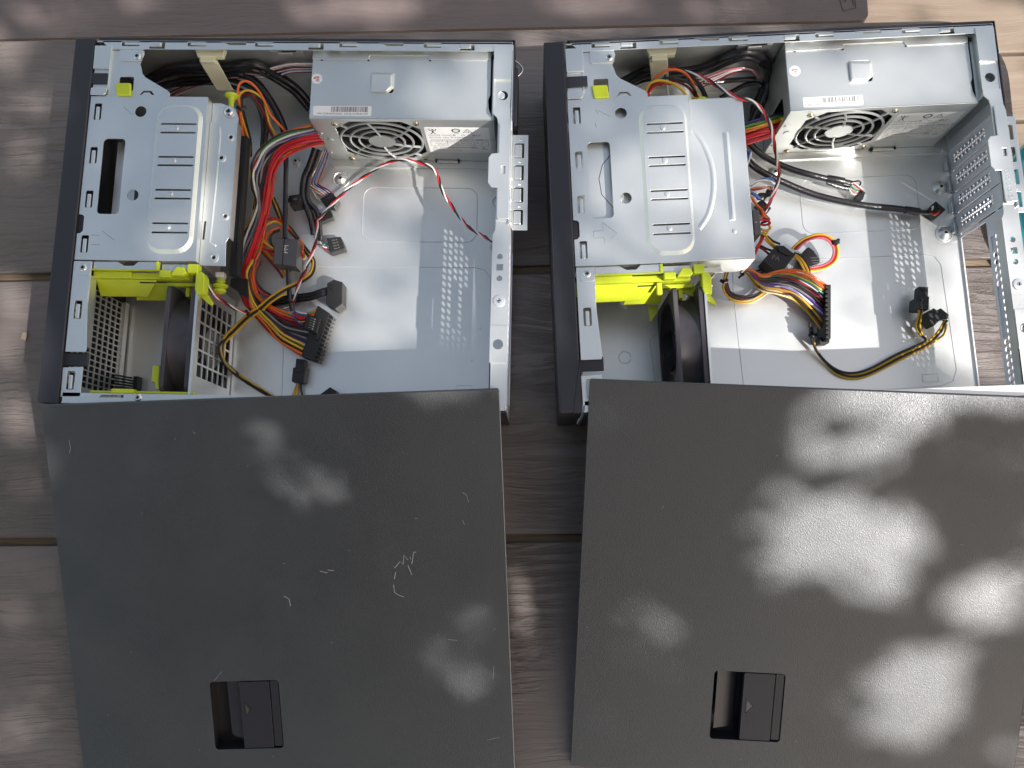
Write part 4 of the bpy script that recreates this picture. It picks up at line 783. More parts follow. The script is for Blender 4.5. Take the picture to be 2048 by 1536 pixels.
# ------------------------------------------------------------------ cables
CAB = [
('L','power_cable_harness','thick rainbow wire bundle arcing from the left power supply to a wide black plug','cable harness','cable harnesses',[('wire','orange',1.0,[(198.9,-60.4,62.0),(171.6,-69.7,61.3),(153.3,-81.1,57.0),(145.6,-94.5,53.2),(143.7,-102.3,48.5),(144.3,-113.1,45.8),(146.3,-121.5,39.5),(143.6,-134.2,34.5),(136.4,-148.4,33.8),(130.9,-166.3,32.4),(128.4,-179.4,29.3),(129.4,-196.9,22.7),(134.4,-209.8,19.2),(143.1,-222.1,17.7),(161.7,-241.6,16.0),(189.1,-260.3,15.0)]),('wire','yellow',1.0,[(199.2,-60.8,61.0),(172.8,-69.9,61.2),(154.4,-81.1,57.4),(145.7,-94.5,53.7),(144.1,-102.4,50.2),(144.5,-113.2,45.1),(146.9,-122.3,40.5),(144.1,-134.9,36.2),(137.4,-149.7,35.2),(131.6,-166.9,33.2),(129.3,-180.2,31.1),(129.9,-197.1,25.2),(134.9,-209.9,20.3),(145.5,-221.9,18.4),(162.6,-241.0,15.4),(189.8,-258.4,15.0)]),('wire','black',1.0,[(199.6,-61.2,60.1),(173.0,-70.0,62.6),(154.7,-81.1,58.3),(146.9,-94.3,56.5),(145.4,-102.6,51.2),(144.7,-113.3,47.5),(147.6,-123.2,42.1),(145.0,-136.0,37.0),(138.3,-150.9,36.8),(132.2,-167.4,34.4),(130.4,-181.0,31.8),(130.3,-197.2,25.6),(135.1,-209.9,22.9),(145.1,-222.0,19.8),(162.7,-240.9,17.6),(190.5,-256.4,15.1)]),('wire','maroon',1.0,[(199.9,-61.6,59.1),(173.7,-70.1,58.4),(156.7,-81.0,54.3),(147.7,-94.2,53.4),(144.9,-102.5,48.9),(146.0,-113.8,43.2),(148.0,-123.9,38.6),(145.9,-137.1,33.8),(139.1,-151.8,32.0),(132.9,-168.0,31.4),(130.4,-181.0,29.2),(131.8,-197.8,22.9),(137.6,-210.2,18.8),(147.5,-221.7,17.4),(164.6,-239.6,16.4),(191.2,-254.5,15.1)]),('wire','green',1.0,[(200.2,-62.0,58.2),(174.1,-70.2,61.3),(156.7,-81.0,57.5),(149.9,-93.9,51.7),(146.3,-102.7,49.6),(146.8,-114.1,44.0),(147.9,-123.7,39.6),(145.6,-136.8,36.2),(139.5,-152.2,35.1),(134.0,-168.9,30.4),(131.4,-181.7,30.6),(131.9,-197.9,25.1),(138.4,-210.3,22.1),(147.4,-221.7,17.8),(166.2,-238.4,15.6),(191.9,-252.6,15.2)]),('wire','white',1.0,[(200.6,-62.4,57.2),(176.8,-70.7,59.3),(158.9,-80.9,57.4),(150.0,-93.9,52.5),(146.6,-102.8,51.3),(147.4,-114.3,46.7),(148.9,-125.1,40.4),(145.9,-137.2,38.9),(139.5,-152.2,35.7),(134.6,-169.4,33.4),(132.8,-182.8,28.5),(133.0,-198.3,23.8),(138.2,-210.3,22.6),(148.8,-221.6,18.9),(166.9,-237.9,17.8),(192.6,-250.6,15.2)]),('wire','purple',1.0,[(200.9,-62.8,56.3),(176.8,-70.7,56.4),(160.1,-80.9,53.8),(150.1,-93.9,49.8),(147.7,-103.0,46.2),(147.1,-114.2,44.6),(149.3,-125.6,37.3),(146.8,-138.3,34.2),(139.9,-152.7,31.8),(134.2,-169.1,30.1),(133.0,-182.9,25.9),(133.4,-198.5,21.2),(139.0,-210.4,19.4),(149.9,-221.5,16.3),(167.9,-237.2,16.1),(193.3,-248.7,15.3)]),('wire','purple',1.0,[(201.2,-63.2,55.3),(178.1,-71.0,57.2),(160.2,-80.9,53.2),(150.9,-93.7,51.3),(148.5,-103.1,46.2),(148.1,-114.6,43.6),(149.5,-125.8,40.1),(147.0,-138.5,34.8),(140.7,-153.7,33.0),(135.8,-170.4,32.2),(133.3,-183.2,29.8),(134.7,-199.0,23.5),(141.3,-210.7,21.4),(150.6,-221.4,19.0),(168.2,-237.0,16.7),(194.0,-246.8,15.3)]),('wire','grey',1.0,[(201.6,-63.6,54.3),(179.3,-71.3,55.8),(160.4,-80.9,56.3),(153.3,-93.4,51.1),(149.6,-103.3,49.0),(148.8,-114.9,45.1),(149.9,-126.5,40.4),(147.8,-139.5,37.0),(141.9,-155.2,33.8),(135.5,-170.2,33.2),(134.3,-183.9,29.6),(136.2,-199.6,25.2),(142.2,-210.8,23.1),(151.6,-221.3,19.1),(169.5,-236.0,19.5),(194.7,-244.8,15.3)]),('wire','black',1.0,[(201.9,-64.0,53.4),(179.7,-71.3,54.5),(161.5,-80.9,52.7),(154.0,-93.3,49.6),(149.6,-103.2,45.7),(149.6,-115.1,42.5),(149.9,-126.4,38.6),(147.9,-139.6,33.6),(142.3,-155.7,31.7),(136.6,-171.1,28.0),(135.1,-184.6,25.2),(136.8,-199.9,20.3),(143.2,-210.9,18.6),(152.3,-221.2,16.7),(171.5,-234.6,16.2),(195.4,-242.9,15.4)]),('wire','black',1.0,[(202.2,-64.4,52.4),(180.5,-71.5,55.6),(164.0,-80.8,52.3),(154.2,-93.3,50.3),(151.3,-103.5,46.3),(150.3,-115.4,44.5),(150.7,-127.5,38.5),(148.6,-140.5,36.1),(143.3,-156.9,31.5),(137.6,-172.0,30.1),(135.1,-184.5,27.2),(137.2,-200.0,24.4),(144.1,-211.0,22.0),(153.3,-221.1,17.8),(171.9,-234.4,16.0),(196.1,-241.0,15.4)]),('wire','grey',1.0,[(202.6,-64.8,51.5),(181.9,-71.8,54.6),(164.3,-80.8,51.7),(155.3,-93.1,50.6),(151.6,-103.6,46.2),(150.2,-115.4,44.7),(150.9,-127.8,40.4),(149.8,-142.1,37.4),(143.7,-157.4,33.2),(138.0,-172.3,30.4),(135.8,-185.1,29.1),(138.6,-200.6,23.5),(144.0,-211.0,20.9),(155.7,-220.9,21.6),(172.7,-233.7,17.2),(196.8,-239.0,15.5)]),('wire','black',1.0,[(202.9,-65.2,50.5),(182.2,-71.8,52.8),(166.1,-80.7,50.3),(156.0,-93.0,48.0),(152.8,-103.8,43.9),(151.4,-115.8,41.3),(151.7,-128.9,38.4),(150.0,-142.3,34.0),(143.9,-157.6,32.1),(138.0,-172.3,30.1),(136.7,-185.8,26.7),(138.7,-200.6,21.6),(144.6,-211.1,18.9),(156.6,-220.8,18.4),(173.8,-232.9,17.0),(197.4,-237.1,15.5)]),('wire','maroon',1.0,[(203.3,-65.6,49.6),(183.3,-72.1,54.0),(165.3,-80.7,50.9),(156.6,-92.9,48.5),(152.6,-103.7,45.2),(152.3,-116.2,42.1),(152.2,-129.5,37.9),(149.9,-142.2,37.1),(144.0,-157.7,33.0),(139.5,-173.5,28.1),(137.3,-186.2,26.9),(139.5,-200.9,23.8),(145.1,-211.1,21.9),(156.8,-220.8,19.5),(176.0,-231.4,16.6),(198.1,-235.1,15.6)]),('wire','black',1.0,[(203.6,-66.0,48.6),(184.7,-72.4,51.3),(167.0,-80.7,51.3),(157.7,-92.8,49.6),(154.4,-104.0,45.6),(152.2,-116.2,44.4),(152.4,-129.9,39.0),(150.8,-143.3,37.1),(144.6,-158.4,32.8),(140.2,-174.1,31.1),(138.0,-186.8,28.1),(139.6,-201.0,23.8),(146.2,-211.2,21.4),(159.4,-220.5,20.4),(176.0,-231.4,19.5),(198.8,-233.2,15.6)]),('wire','red',1.0,[(203.9,-66.4,47.7),(184.8,-72.4,50.5),(167.7,-80.7,47.3),(158.5,-92.7,46.9),(155.3,-104.2,41.5),(153.0,-116.5,40.6),(152.4,-129.8,38.3),(150.9,-143.5,34.4),(145.1,-159.1,30.6),(140.3,-174.2,28.3),(139.3,-187.8,25.2),(141.6,-201.8,21.1),(147.7,-211.4,18.2),(159.5,-220.5,19.6),(178.6,-229.5,15.8),(199.5,-231.3,15.7)]),('wire','black',1.0,[(204.3,-66.8,46.7),(185.5,-72.5,49.3),(169.1,-80.6,48.9),(160.0,-92.4,47.2),(155.0,-104.1,44.0),(153.7,-116.7,40.7),(152.6,-130.2,37.4),(151.4,-144.1,35.1),(145.8,-159.9,33.3),(140.7,-174.6,30.1),(139.8,-188.2,25.7),(142.1,-202.0,23.3),(149.1,-211.6,21.5),(161.1,-220.3,19.2),(179.6,-228.8,18.4),(200.2,-229.3,15.7)]),('wire','red',1.0,[(204.6,-67.2,45.7),(187.4,-72.9,50.9),(169.9,-80.6,51.0),(159.9,-92.4,46.2),(157.1,-104.5,44.3),(154.3,-117.0,42.7),(153.8,-131.8,39.2),(151.9,-144.7,35.8),(147.5,-161.9,33.9),(141.5,-175.2,28.8),(140.6,-188.7,26.8),(141.7,-201.8,23.0),(149.4,-211.6,20.8),(161.3,-220.3,22.0),(180.4,-228.2,18.7),(200.9,-227.4,15.7)]),('wire','black',1.0,[(204.9,-67.6,44.8),(188.8,-73.2,45.9),(171.5,-80.5,46.9),(161.2,-92.3,42.8),(156.5,-104.4,42.4),(155.0,-117.2,40.0),(153.4,-131.2,36.6),(152.9,-146.0,32.5),(147.0,-161.3,29.8),(141.9,-175.5,26.2),(140.5,-188.6,22.7),(143.1,-202.4,19.7),(150.8,-211.8,20.9),(162.8,-220.2,19.7),(181.1,-227.7,18.8),(201.6,-225.5,15.8)]),('wire','maroon',1.0,[(205.3,-68.0,43.8),(189.8,-73.4,47.8),(171.8,-80.5,47.7),(161.7,-92.2,44.7),(158.3,-104.7,41.0),(155.6,-117.5,40.8),(154.5,-132.7,36.8),(153.5,-146.7,35.2),(147.8,-162.3,30.3),(142.8,-176.4,26.7),(141.8,-189.6,23.7),(144.3,-202.9,21.8),(151.4,-211.9,19.6),(163.4,-220.1,20.9),(181.8,-227.2,20.0),(202.3,-223.5,15.8)]),('wire','orange',1.0,[(205.6,-68.4,42.9),(189.4,-73.3,48.1),(172.0,-80.5,49.5),(162.9,-92.0,44.7),(158.1,-104.6,43.3),(156.5,-117.8,40.6),(154.8,-133.2,39.8),(153.5,-146.8,34.7),(149.1,-163.9,32.7),(143.5,-176.9,28.7),(141.7,-189.6,24.2),(145.0,-203.2,22.8),(152.2,-212.0,22.8),(164.7,-220.0,22.3),(183.3,-226.1,19.1),(203.0,-221.6,15.9)]),('wire','red',1.0,[(205.9,-68.8,41.9),(191.5,-73.8,45.4),(173.9,-80.5,44.1),(163.3,-92.0,42.7),(159.8,-104.9,39.5),(157.3,-118.1,37.5),(155.0,-133.3,36.0),(154.4,-147.8,33.1),(149.2,-164.0,28.6),(143.5,-176.9,26.8),(143.3,-190.8,21.3),(145.2,-203.2,19.6),(152.8,-212.0,18.6),(165.2,-219.9,17.8),(184.9,-225.0,18.7),(203.7,-219.7,15.9)]),('wire','green',1.0,[(206.3,-69.2,41.0),(190.8,-73.6,46.8),(175.4,-80.4,45.1),(164.0,-91.9,42.5),(159.7,-104.9,40.2),(157.2,-118.1,40.2),(155.4,-134.0,37.5),(154.6,-148.1,35.3),(149.6,-164.5,30.1),(145.4,-178.5,27.6),(143.5,-191.0,23.2),(147.0,-204.0,19.7),(154.8,-212.3,19.7),(166.9,-219.7,20.9),(185.8,-224.3,21.0),(204.4,-217.7,16.0)]),('wire','orange',1.0,[(206.6,-69.6,40.0),(193.1,-74.1,46.2),(175.1,-80.4,46.4),(166.1,-91.6,44.5),(160.9,-105.1,40.6),(157.9,-118.4,40.9),(155.8,-134.5,39.2),(155.2,-148.9,36.2),(150.9,-166.1,30.7),(145.7,-178.7,29.1),(143.8,-191.2,24.2),(147.3,-204.1,21.2),(154.5,-212.2,22.3),(168.6,-219.6,23.0),(186.8,-223.6,19.8),(205.1,-215.8,16.0)]),('wire','red',1.1,[(206.7,-71.1,66.0),(187.3,-76.2,64.3),(170.4,-84.1,60.7),(161.7,-100.0,54.7),(157.4,-120.9,49.2),(152.8,-142.1,42.9),(146.7,-162.3,39.8),(140.1,-179.2,35.7),(133.1,-191.4,27.8),(133.7,-206.3,22.8),(139.5,-217.3,18.9),(158.4,-227.2,14.0)]),('wire','red',1.1,[(208.1,-72.7,64.0),(189.3,-77.4,65.1),(172.7,-85.5,60.6),(163.8,-100.4,57.5),(159.3,-122.3,49.3),(153.9,-143.0,45.1),(147.6,-162.8,41.4),(141.3,-179.0,37.5),(134.8,-191.4,27.3),(135.4,-205.5,24.7),(141.2,-216.6,22.3),(161.4,-226.2,14.0)]),('wire','red',1.1,[(209.5,-74.2,62.0),(192.1,-79.2,65.1),(175.4,-87.1,62.0),(165.6,-100.8,58.0),(160.5,-123.3,51.9),(155.1,-144.0,43.7),(148.8,-163.5,40.5),(142.5,-178.8,35.5),(136.5,-191.3,30.3),(136.9,-204.9,27.0),(143.4,-215.9,20.8),(164.4,-225.3,14.0)]),('wire','red',1.1,[(210.9,-75.8,60.0),(194.4,-80.6,59.3),(177.7,-88.5,57.5),(167.6,-101.3,54.9),(162.5,-124.7,47.1),(156.5,-145.1,40.0),(150.1,-164.3,38.6),(144.1,-178.6,32.3),(138.0,-191.3,27.4),(138.1,-204.4,24.5),(145.2,-215.2,19.5),(167.4,-224.3,14.0)]),('wire','orange',1.1,[(144.4,-176.8,34.0),(141.2,-188.5,35.9),(140.1,-197.1,31.3),(142.0,-209.5,28.2),(146.7,-221.5,25.6),(157.9,-234.2,21.8),(170.7,-248.3,21.9),(191.0,-259.2,19.0)]),('wire','yellow',1.1,[(145.3,-176.8,34.0),(142.1,-188.5,36.9),(141.1,-197.1,31.7),(143.7,-209.1,30.2),(148.3,-220.5,26.5),(159.8,-232.4,22.7),(172.9,-245.1,23.5),(191.7,-254.9,19.0)]),('wire','yellow',1.1,[(146.3,-176.8,34.0),(143.0,-188.4,38.8),(142.1,-197.1,33.9),(145.0,-208.8,31.6),(150.4,-219.4,28.0),(161.4,-230.8,25.1),(174.7,-242.6,24.8),(192.3,-250.6,19.0)]),('wire','black',1.1,[(147.2,-176.8,34.0),(144.0,-188.4,35.0),(143.2,-197.1,32.5),(146.2,-208.5,27.8),(151.7,-218.6,26.7),(163.2,-229.0,24.9),(176.8,-239.5,22.5),(193.0,-246.3,19.0)])],[('atx','black',[(202.7,-214.0),(214.1,-221.3),(202.4,-265.3),(190.4,-261.3)],6,19)]),
('L','power_cable_harness','orange and yellow wire loop tied beside the round lime knob of the left case','cable harness','cable harnesses',[('wire','orange',1.1,[(135.0,-72.0,45),(136.0,-60.0,60),(138.1,-50.3,72),(137.7,-41.2,78),(138.7,-32.9,80),(143.7,-29.2,80),(149.8,-30.9,78),(156.0,-37.6,74),(160.2,-45.9,70),(163.9,-53.7,66),(169.3,-59.2,62),(175.1,-64.8,56)]),('wire','yellow',1.1,[(134.0,-77.0,30),(137.3,-69.8,40),(137.6,-62.3,52),(136.8,-54.8,62),(136.7,-46.5,70),(137.5,-39.2,74),(143.4,-35.4,75),(150.7,-36.7,74),(157.7,-41.6,70),(159.0,-49.0,64),(160.3,-57.9,56),(164.7,-66.4,48)]),('wire','maroon',1.1,[(135.0,-69.8,40),(135.8,-60.0,54),(136.3,-50.6,64),(137.2,-38.4,68),(143.5,-36.1,70),(150.1,-40.1,66),(156.1,-50.3,60),(157.1,-58.4,50),(160.8,-66.1,44)]),('wire','black',1.1,[(136.2,-71.5,32),(138.0,-58.5,50),(138.6,-49.2,66),(138.5,-40.8,70),(144.6,-38.4,70),(149.4,-42.5,66),(153.7,-50.8,58),(151.8,-59.4,46),(148.4,-68.3,36),(145.3,-78.3,30)]),('wire','orange',1.1,[(132.5,-67.3,44),(133.8,-57.1,58),(135.3,-49.3,68)]),('wire','black',1.1,[(135.2,-76.1,28),(137.9,-65.4,40),(138.5,-56.1,56),(137.7,-48.3,66)]),('tie','black',1.6,[(136.6,-50.4,74),(140.6,-53.7,76),(143.6,-50.3,74)])],[]),
('L','power_cable_harness','coiled yellow,red and orange wires tucked around the grey PM plug','cable harness','cable harnesses',[('wire','red',1.2,[(144.2,-145.0,30),(149.9,-142.1,34),(155.8,-139.9,36),(164.1,-139.1,38),(171.1,-142.3,38),(175.5,-147.0,30)]),('wire','yellow',1.2,[(171.5,-143.5,36),(164.3,-141.9,38),(155.3,-145.5,36),(151.4,-151.5,34),(153.5,-158.3,32),(162.1,-164.8,32),(166.6,-165.5,24)]),('wire','orange',1.2,[(168.9,-144.2,30),(161.0,-147.4,32),(155.3,-152.9,30),(155.0,-158.9,28),(162.0,-164.1,24)]),('wire','red',1.2,[(146.5,-152.1,30),(148.3,-158.7,30),(152.8,-164.2,30),(161.5,-167.3,28),(167.2,-169.1,22)]),('wire','black',1.2,[(165.4,-145.1,24),(158.7,-148.9,24),(156.7,-155.9,22),(161.8,-165.7,20)]),('wire','maroon',1.1,[(147.2,-163.3,24),(154.2,-170.5,20),(164.0,-181.2,18),(168.5,-188.1,16)]),('wire','yellow',1.1,[(145.3,-158.9,22),(155.8,-168.9,18),(166.0,-178.6,16),(170.5,-185.6,14)]),('wire','orange',1.1,[(150.0,-154.5,26),(154.6,-164.2,24),(162.1,-170.4,20)]),('wire','red',1.1,[(146.9,-171.6,20),(142.5,-183.8,18),(142.9,-193.2,16),(147.9,-200.6,14),(154.4,-204.2,12),(161.2,-203.6,10)]),('wire','black',1.1,[(148.2,-171.9,18),(143.6,-183.2,16),(144.0,-191.7,14),(149.0,-198.6,12),(156.5,-202.7,10)]),('wire','orange',1.1,[(185.1,-155.4,30),(188.6,-161.3,28),(186.5,-166.3,26),(183.0,-168.2,26)]),('wire','red',1.1,[(183.3,-165.1,28),(188.5,-169.1,26),(184.5,-172.8,24)]),('wire','yellow',1.2,[(183.6,-173.3,24),(188.5,-170.7,22),(187.3,-166.0,22),(181.9,-168.9,22)])],[('pm','greyplug',[(167.4,-157.7),(187.7,-159.8),(187.4,-184.7),(166.7,-182.7)],24,42)]),
('L','power_cable_harness','thin yellow and black wire run crossing the left case down past the fan grille','cable harness','cable harnesses',[('wire','yellow',1.1,[(158.3,-115.3,30),(164.2,-128.2,30),(168.3,-136.9,28),(175.2,-143.9,28),(185.0,-155.5,26),(193.9,-167.5,24),(197.9,-175.0,24),(195.9,-185.9,26),(186.0,-195.0,28),(173.8,-201.7,30),(161.7,-210.7,30),(151.7,-218.6,28),(142.4,-224.7,26),(127.7,-236.9,22),(125.0,-249.6,36),(125.2,-258.4,42),(125.2,-267.2,34),(125.0,-272.4,7),(136.4,-280.8,6),(149.8,-288.5,6),(166.0,-297.8,6)]),('wire','black',1.1,[(159.5,-116.7,30),(166.2,-129.6,30),(169.5,-138.3,28),(177.1,-145.3,28),(186.2,-156.9,26),(195.8,-168.9,24),(199.1,-176.3,24),(197.8,-187.3,26),(187.2,-196.4,28),(175.7,-203.1,30),(162.9,-212.0,30),(153.6,-220.0,28),(143.5,-226.1,26),(129.7,-238.3,22),(125.1,-250.3,33),(125.2,-258.8,37),(125.2,-268.0,31),(127.0,-273.8,7),(137.6,-282.2,6),(151.7,-289.8,6),(167.2,-299.2,6)]),('wire','black',1.1,[(157.3,-116.9,29),(162.6,-129.7,29),(167.3,-138.5,27),(173.6,-145.5,27),(184.0,-157.0,25),(192.3,-169.1,23),(197.0,-176.5,23),(194.3,-187.5,25),(185.0,-196.6,27),(172.3,-203.3,29),(160.7,-212.3,29),(150.1,-220.2,27),(141.3,-226.3,25),(126.1,-238.6,21),(125.1,-251.8,38),(125.1,-260.8,45),(125.2,-269.4,36),(125.2,-274.9,11),(135.3,-282.5,5),(148.2,-290.2,5),(165.0,-299.6,5)]),('wire','yellow',1.1,[(176.2,-204.9,28),(163.0,-213.8,28),(154.0,-221.8,26),(143.6,-227.9,24),(130.0,-240.1,20),(125.0,-252.2,31),(125.1,-260.5,34),(125.2,-269.9,29),(127.4,-275.7,5),(137.6,-284.2,4),(152.1,-291.8,4),(167.3,-301.2,4)]),('tie','black',1.5,[(140.2,-222.2,27),(143.8,-226.1,30),(145.5,-226.3,27)]),('wire','yellow',1.1,[(185.6,-282.3,9),(184.9,-287.6,7),(184.3,-297.1,6)]),('wire','black',1.1,[(188.3,-282.3,9),(188.7,-289.3,7),(190.7,-297.9,6)]),('wire','yellow',1.1,[(185.6,-281.9,6),(182.9,-290.2,6),(180.2,-298.1,6)])],[('block','black',[(183.0,-271.3),(194.8,-270.2),(193.3,-284.8),(182.4,-284.1)],5,17),('block','black',[(184.7,-262.7),(193.4,-263.5),(192.5,-271.8),(184.3,-271.4)],7,15),('block','black',[(207.7,-295.8),(217.2,-288.4),(223.3,-291.9),(223.3,-300.0),(208.9,-300.3)],5,16)]),
('L','sleeved_cable','flat black sleeved cable running down to the ten pin front panel plug','cable','sleeved cables',[('sleeve','sleeve',2.3,[(171.2,-74.7,40),(172.7,-89.9,42),(173.5,-120.4,40),(175.6,-142.5,44),(177.2,-159.9,46)]),('sleeve','sleeve',2.3,[(176.0,-179.7,28),(176.7,-192.7,26),(178.2,-207.5,24),(180.9,-220.4,22)]),('wire','blue',0.6,[(180.8,-219.5,22),(187.1,-223.1,24),(193.4,-224.9,22)]),('wire','white',0.6,[(181.3,-220.4,22),(188.4,-222.2,24),(194.2,-223.0,22)]),('wire','red',0.6,[(181.9,-221.3,22),(186.9,-227.3,24),(192.7,-227.6,22)]),('wire','red',0.6,[(181.9,-221.3,22),(188.6,-225.9,24),(193.1,-226.2,22)]),('wire','yellow',0.6,[(186.5,-230.0,22),(189.7,-230.5,22),(192.8,-229.9,22)]),('wire','blue',0.6,[(181.4,-221.3,22),(184.6,-228.7,22),(191.2,-233.2,22)])],[('pins','black',[(195.6,-224.2),(208.0,-228.1),(205.2,-241.9),(193.2,-236.6)],19,27)]),
('L','sleeved_cable','glossy flat drive cable with an angled black plug on the left case floor','cable','sleeved cables',[('sleeve','sleeve',2.6,[(146.5,-215.6,8),(155.8,-211.5,9),(174.8,-208.4,11),(193.7,-205.8,13),(205.5,-202.4,15),(213.4,-199.6,12)]),('sleeve','sleeve',2.6,[(147.2,-212.8,8),(156.1,-208.2,9),(174.6,-205.1,11),(193.5,-203.0,13),(205.3,-199.6,15),(213.2,-196.3,12)]),('wire','white',0.6,[(165.1,-216.3,8),(170.0,-214.6,9),(174.2,-212.8,8)])],[('block','black',[(210.9,-193.9),(217.1,-190.5),(224.9,-192.8),(225.5,-213.3),(219.4,-218.0),(211.0,-213.9)],4,22)]),
('L','sleeved_cable','heavy black sleeved cable splitting to a four pin plug in the left case','cable','sleeved cables',[('sleeve','sleeve',3.2,[(195.3,-68.6,30),(190.0,-83.0,26),(184.5,-94.0,22),(183.6,-112.2,20),(189.9,-127.1,16),(192.3,-138.2,12),(193.1,-144.8,10)]),('sleeve','sleeve',2.4,[(199.6,-70.0,30),(194.3,-84.4,26),(188.7,-95.4,22),(187.9,-113.6,20),(196.4,-125.0,16),(199.1,-141.5,12),(199.5,-150.5,10)]),('wire','teal',0.6,[(196.5,-153.9,10),(202.2,-155.0,12),(206.7,-153.3,10)]),('wire','white',0.6,[(199.1,-151.5,10),(203.4,-156.5,11),(208.8,-156.6,10)]),('wire','red',0.6,[(199.2,-152.4,10),(204.4,-158.5,11),(209.4,-159.0,10)]),('tie','black',2.2,[(173.3,-119.0,30),(178.9,-118.3,32),(183.2,-116.7,28)])],[('pins','black',[(206.3,-149.2),(219.2,-147.6),(224.0,-159.0),(210.3,-163.5)],4,15),('block','black',[(173.6,-115.0),(183.6,-113.4),(184.7,-123.4),(175.7,-125.4)],18,32),('block','black',[(194.5,-125.8),(207.8,-121.3),(211.0,-128.5),(199.1,-133.5)],5,14)]),
('L','ribbon_wires','striped ribbon wires fanning into small plugs below the left power supply','cable','ribbon wires',[('wire','white',0.75,[(199.6,-63.6,20.0),(191.2,-77.8,14.4),(184.5,-92.1,10.2),(185.7,-97.2,8.2),(196.0,-104.0,8.4),(201.9,-108.3,8.0)]),('wire','salmon',0.75,[(200.4,-63.9,20.0),(192.7,-77.8,14.9),(185.9,-92.2,11.2),(187.2,-97.2,9.2),(197.1,-103.5,9.5),(203.0,-107.8,8.0)]),('wire','white',0.75,[(201.2,-64.1,20.0),(194.0,-77.8,15.9),(187.3,-92.3,12.2),(188.6,-97.1,10.6),(198.1,-103.1,10.7),(204.0,-107.3,8.0)]),('wire','maroon',0.75,[(202.0,-64.4,20.0),(195.4,-77.8,14.2),(188.7,-92.4,10.3),(190.2,-97.1,9.1),(199.2,-102.6,9.1),(205.1,-106.8,8.0)]),('wire','white',0.75,[(202.9,-64.7,20.0),(196.8,-77.7,14.9),(190.2,-92.6,11.0),(191.6,-97.0,10.1),(200.2,-102.1,10.6),(206.1,-106.3,8.0)]),('wire','blue',0.75,[(203.7,-65.0,20.0),(198.1,-77.7,15.8),(191.7,-92.7,12.4),(193.1,-97.0,11.5),(201.3,-101.7,11.5),(207.2,-105.8,8.0)]),('wire','white',0.75,[(204.5,-65.2,20.0),(199.4,-77.7,14.2),(193.1,-92.8,10.3),(194.7,-96.9,9.7),(202.3,-101.2,10.1),(208.2,-105.3,8.0)]),('wire','maroon',0.75,[(205.3,-65.5,20.0),(200.8,-77.7,14.9),(194.5,-92.9,11.3),(196.1,-96.9,11.3),(203.5,-100.7,11.0),(209.3,-104.8,8.0)]),('wire','white',0.6,[(184.1,-94.2,8),(187.9,-99.7,7),(192.8,-107.2,6),(198.3,-111.0,6)])],[('block','black',[(198.4,-111.9),(208.3,-105.0),(215.3,-111.7),(211.9,-119.5),(204.4,-118.7)],5,16)]),
('L','ribbon_wires','salmon,white and blue ribbon wires crossing the top wall of the left case','cable','ribbon wires',[('wire','white',0.75,[(206.5,-8.4,72.0),(182.0,-8.5,72.0),(165.5,-8.1,66.0),(148.9,-8.2,59.2),(132.1,-8.1,63.4),(112.9,-8.1,60.0)]),('wire','salmon',0.75,[(206.0,-8.4,70.1),(181.3,-8.5,71.0),(165.3,-8.1,64.8),(148.6,-8.2,58.6),(131.9,-8.1,62.1),(112.0,-8.1,57.4)]),('wire','white',0.75,[(205.6,-8.4,68.3),(180.8,-8.4,69.9),(165.1,-8.1,63.2),(148.4,-8.3,57.2),(131.8,-8.1,60.0),(111.0,-8.1,54.9)]),('wire','maroon',0.75,[(205.1,-8.4,66.4),(180.1,-8.4,65.2),(164.9,-8.1,59.0),(148.1,-8.3,53.7),(131.6,-8.1,56.2),(110.1,-8.1,52.3)]),('wire','white',0.75,[(204.7,-8.4,64.6),(179.5,-8.4,63.8),(164.7,-8.0,57.6),(147.9,-8.4,52.8),(131.4,-8.1,54.6),(109.1,-8.1,49.7)]),('wire','blue',0.75,[(204.2,-8.4,62.7),(178.9,-8.4,62.4),(164.5,-8.0,56.1),(147.6,-8.4,51.6),(131.2,-8.1,53.0),(108.2,-8.1,47.1)]),('wire','white',0.75,[(203.8,-8.4,60.9),(178.2,-8.3,58.7),(164.3,-8.0,51.6),(147.4,-8.5,47.9),(131.1,-8.1,49.0),(107.2,-8.1,44.6)]),('wire','maroon',0.75,[(203.3,-8.4,59.0),(177.6,-8.3,56.9),(164.1,-8.0,50.1),(147.1,-8.5,47.3),(130.9,-8.1,47.1),(106.3,-8.1,42.0)]),('wire','maroon',0.8,[(43.1,-8.8,14.0),(62.9,-8.4,27.0),(86.9,-8.1,40.2),(109.6,-8.0,51.0)]),('wire','white',0.8,[(45.6,-9.1,14.0),(64.2,-8.3,27.0),(87.6,-8.2,39.7),(110.3,-8.1,49.8)]),('wire','black',0.8,[(48.0,-9.3,14.0),(65.5,-8.3,26.5),(88.3,-8.2,39.6),(111.0,-8.1,48.5)]),('wire','pink',0.8,[(50.4,-9.6,14.0),(66.8,-8.2,23.0),(89.0,-8.3,36.3),(111.7,-8.1,47.2)]),('wire','white',0.8,[(52.9,-9.8,14.0),(68.1,-8.2,22.5),(89.7,-8.4,36.0),(112.4,-8.2,46.0)])],[]),
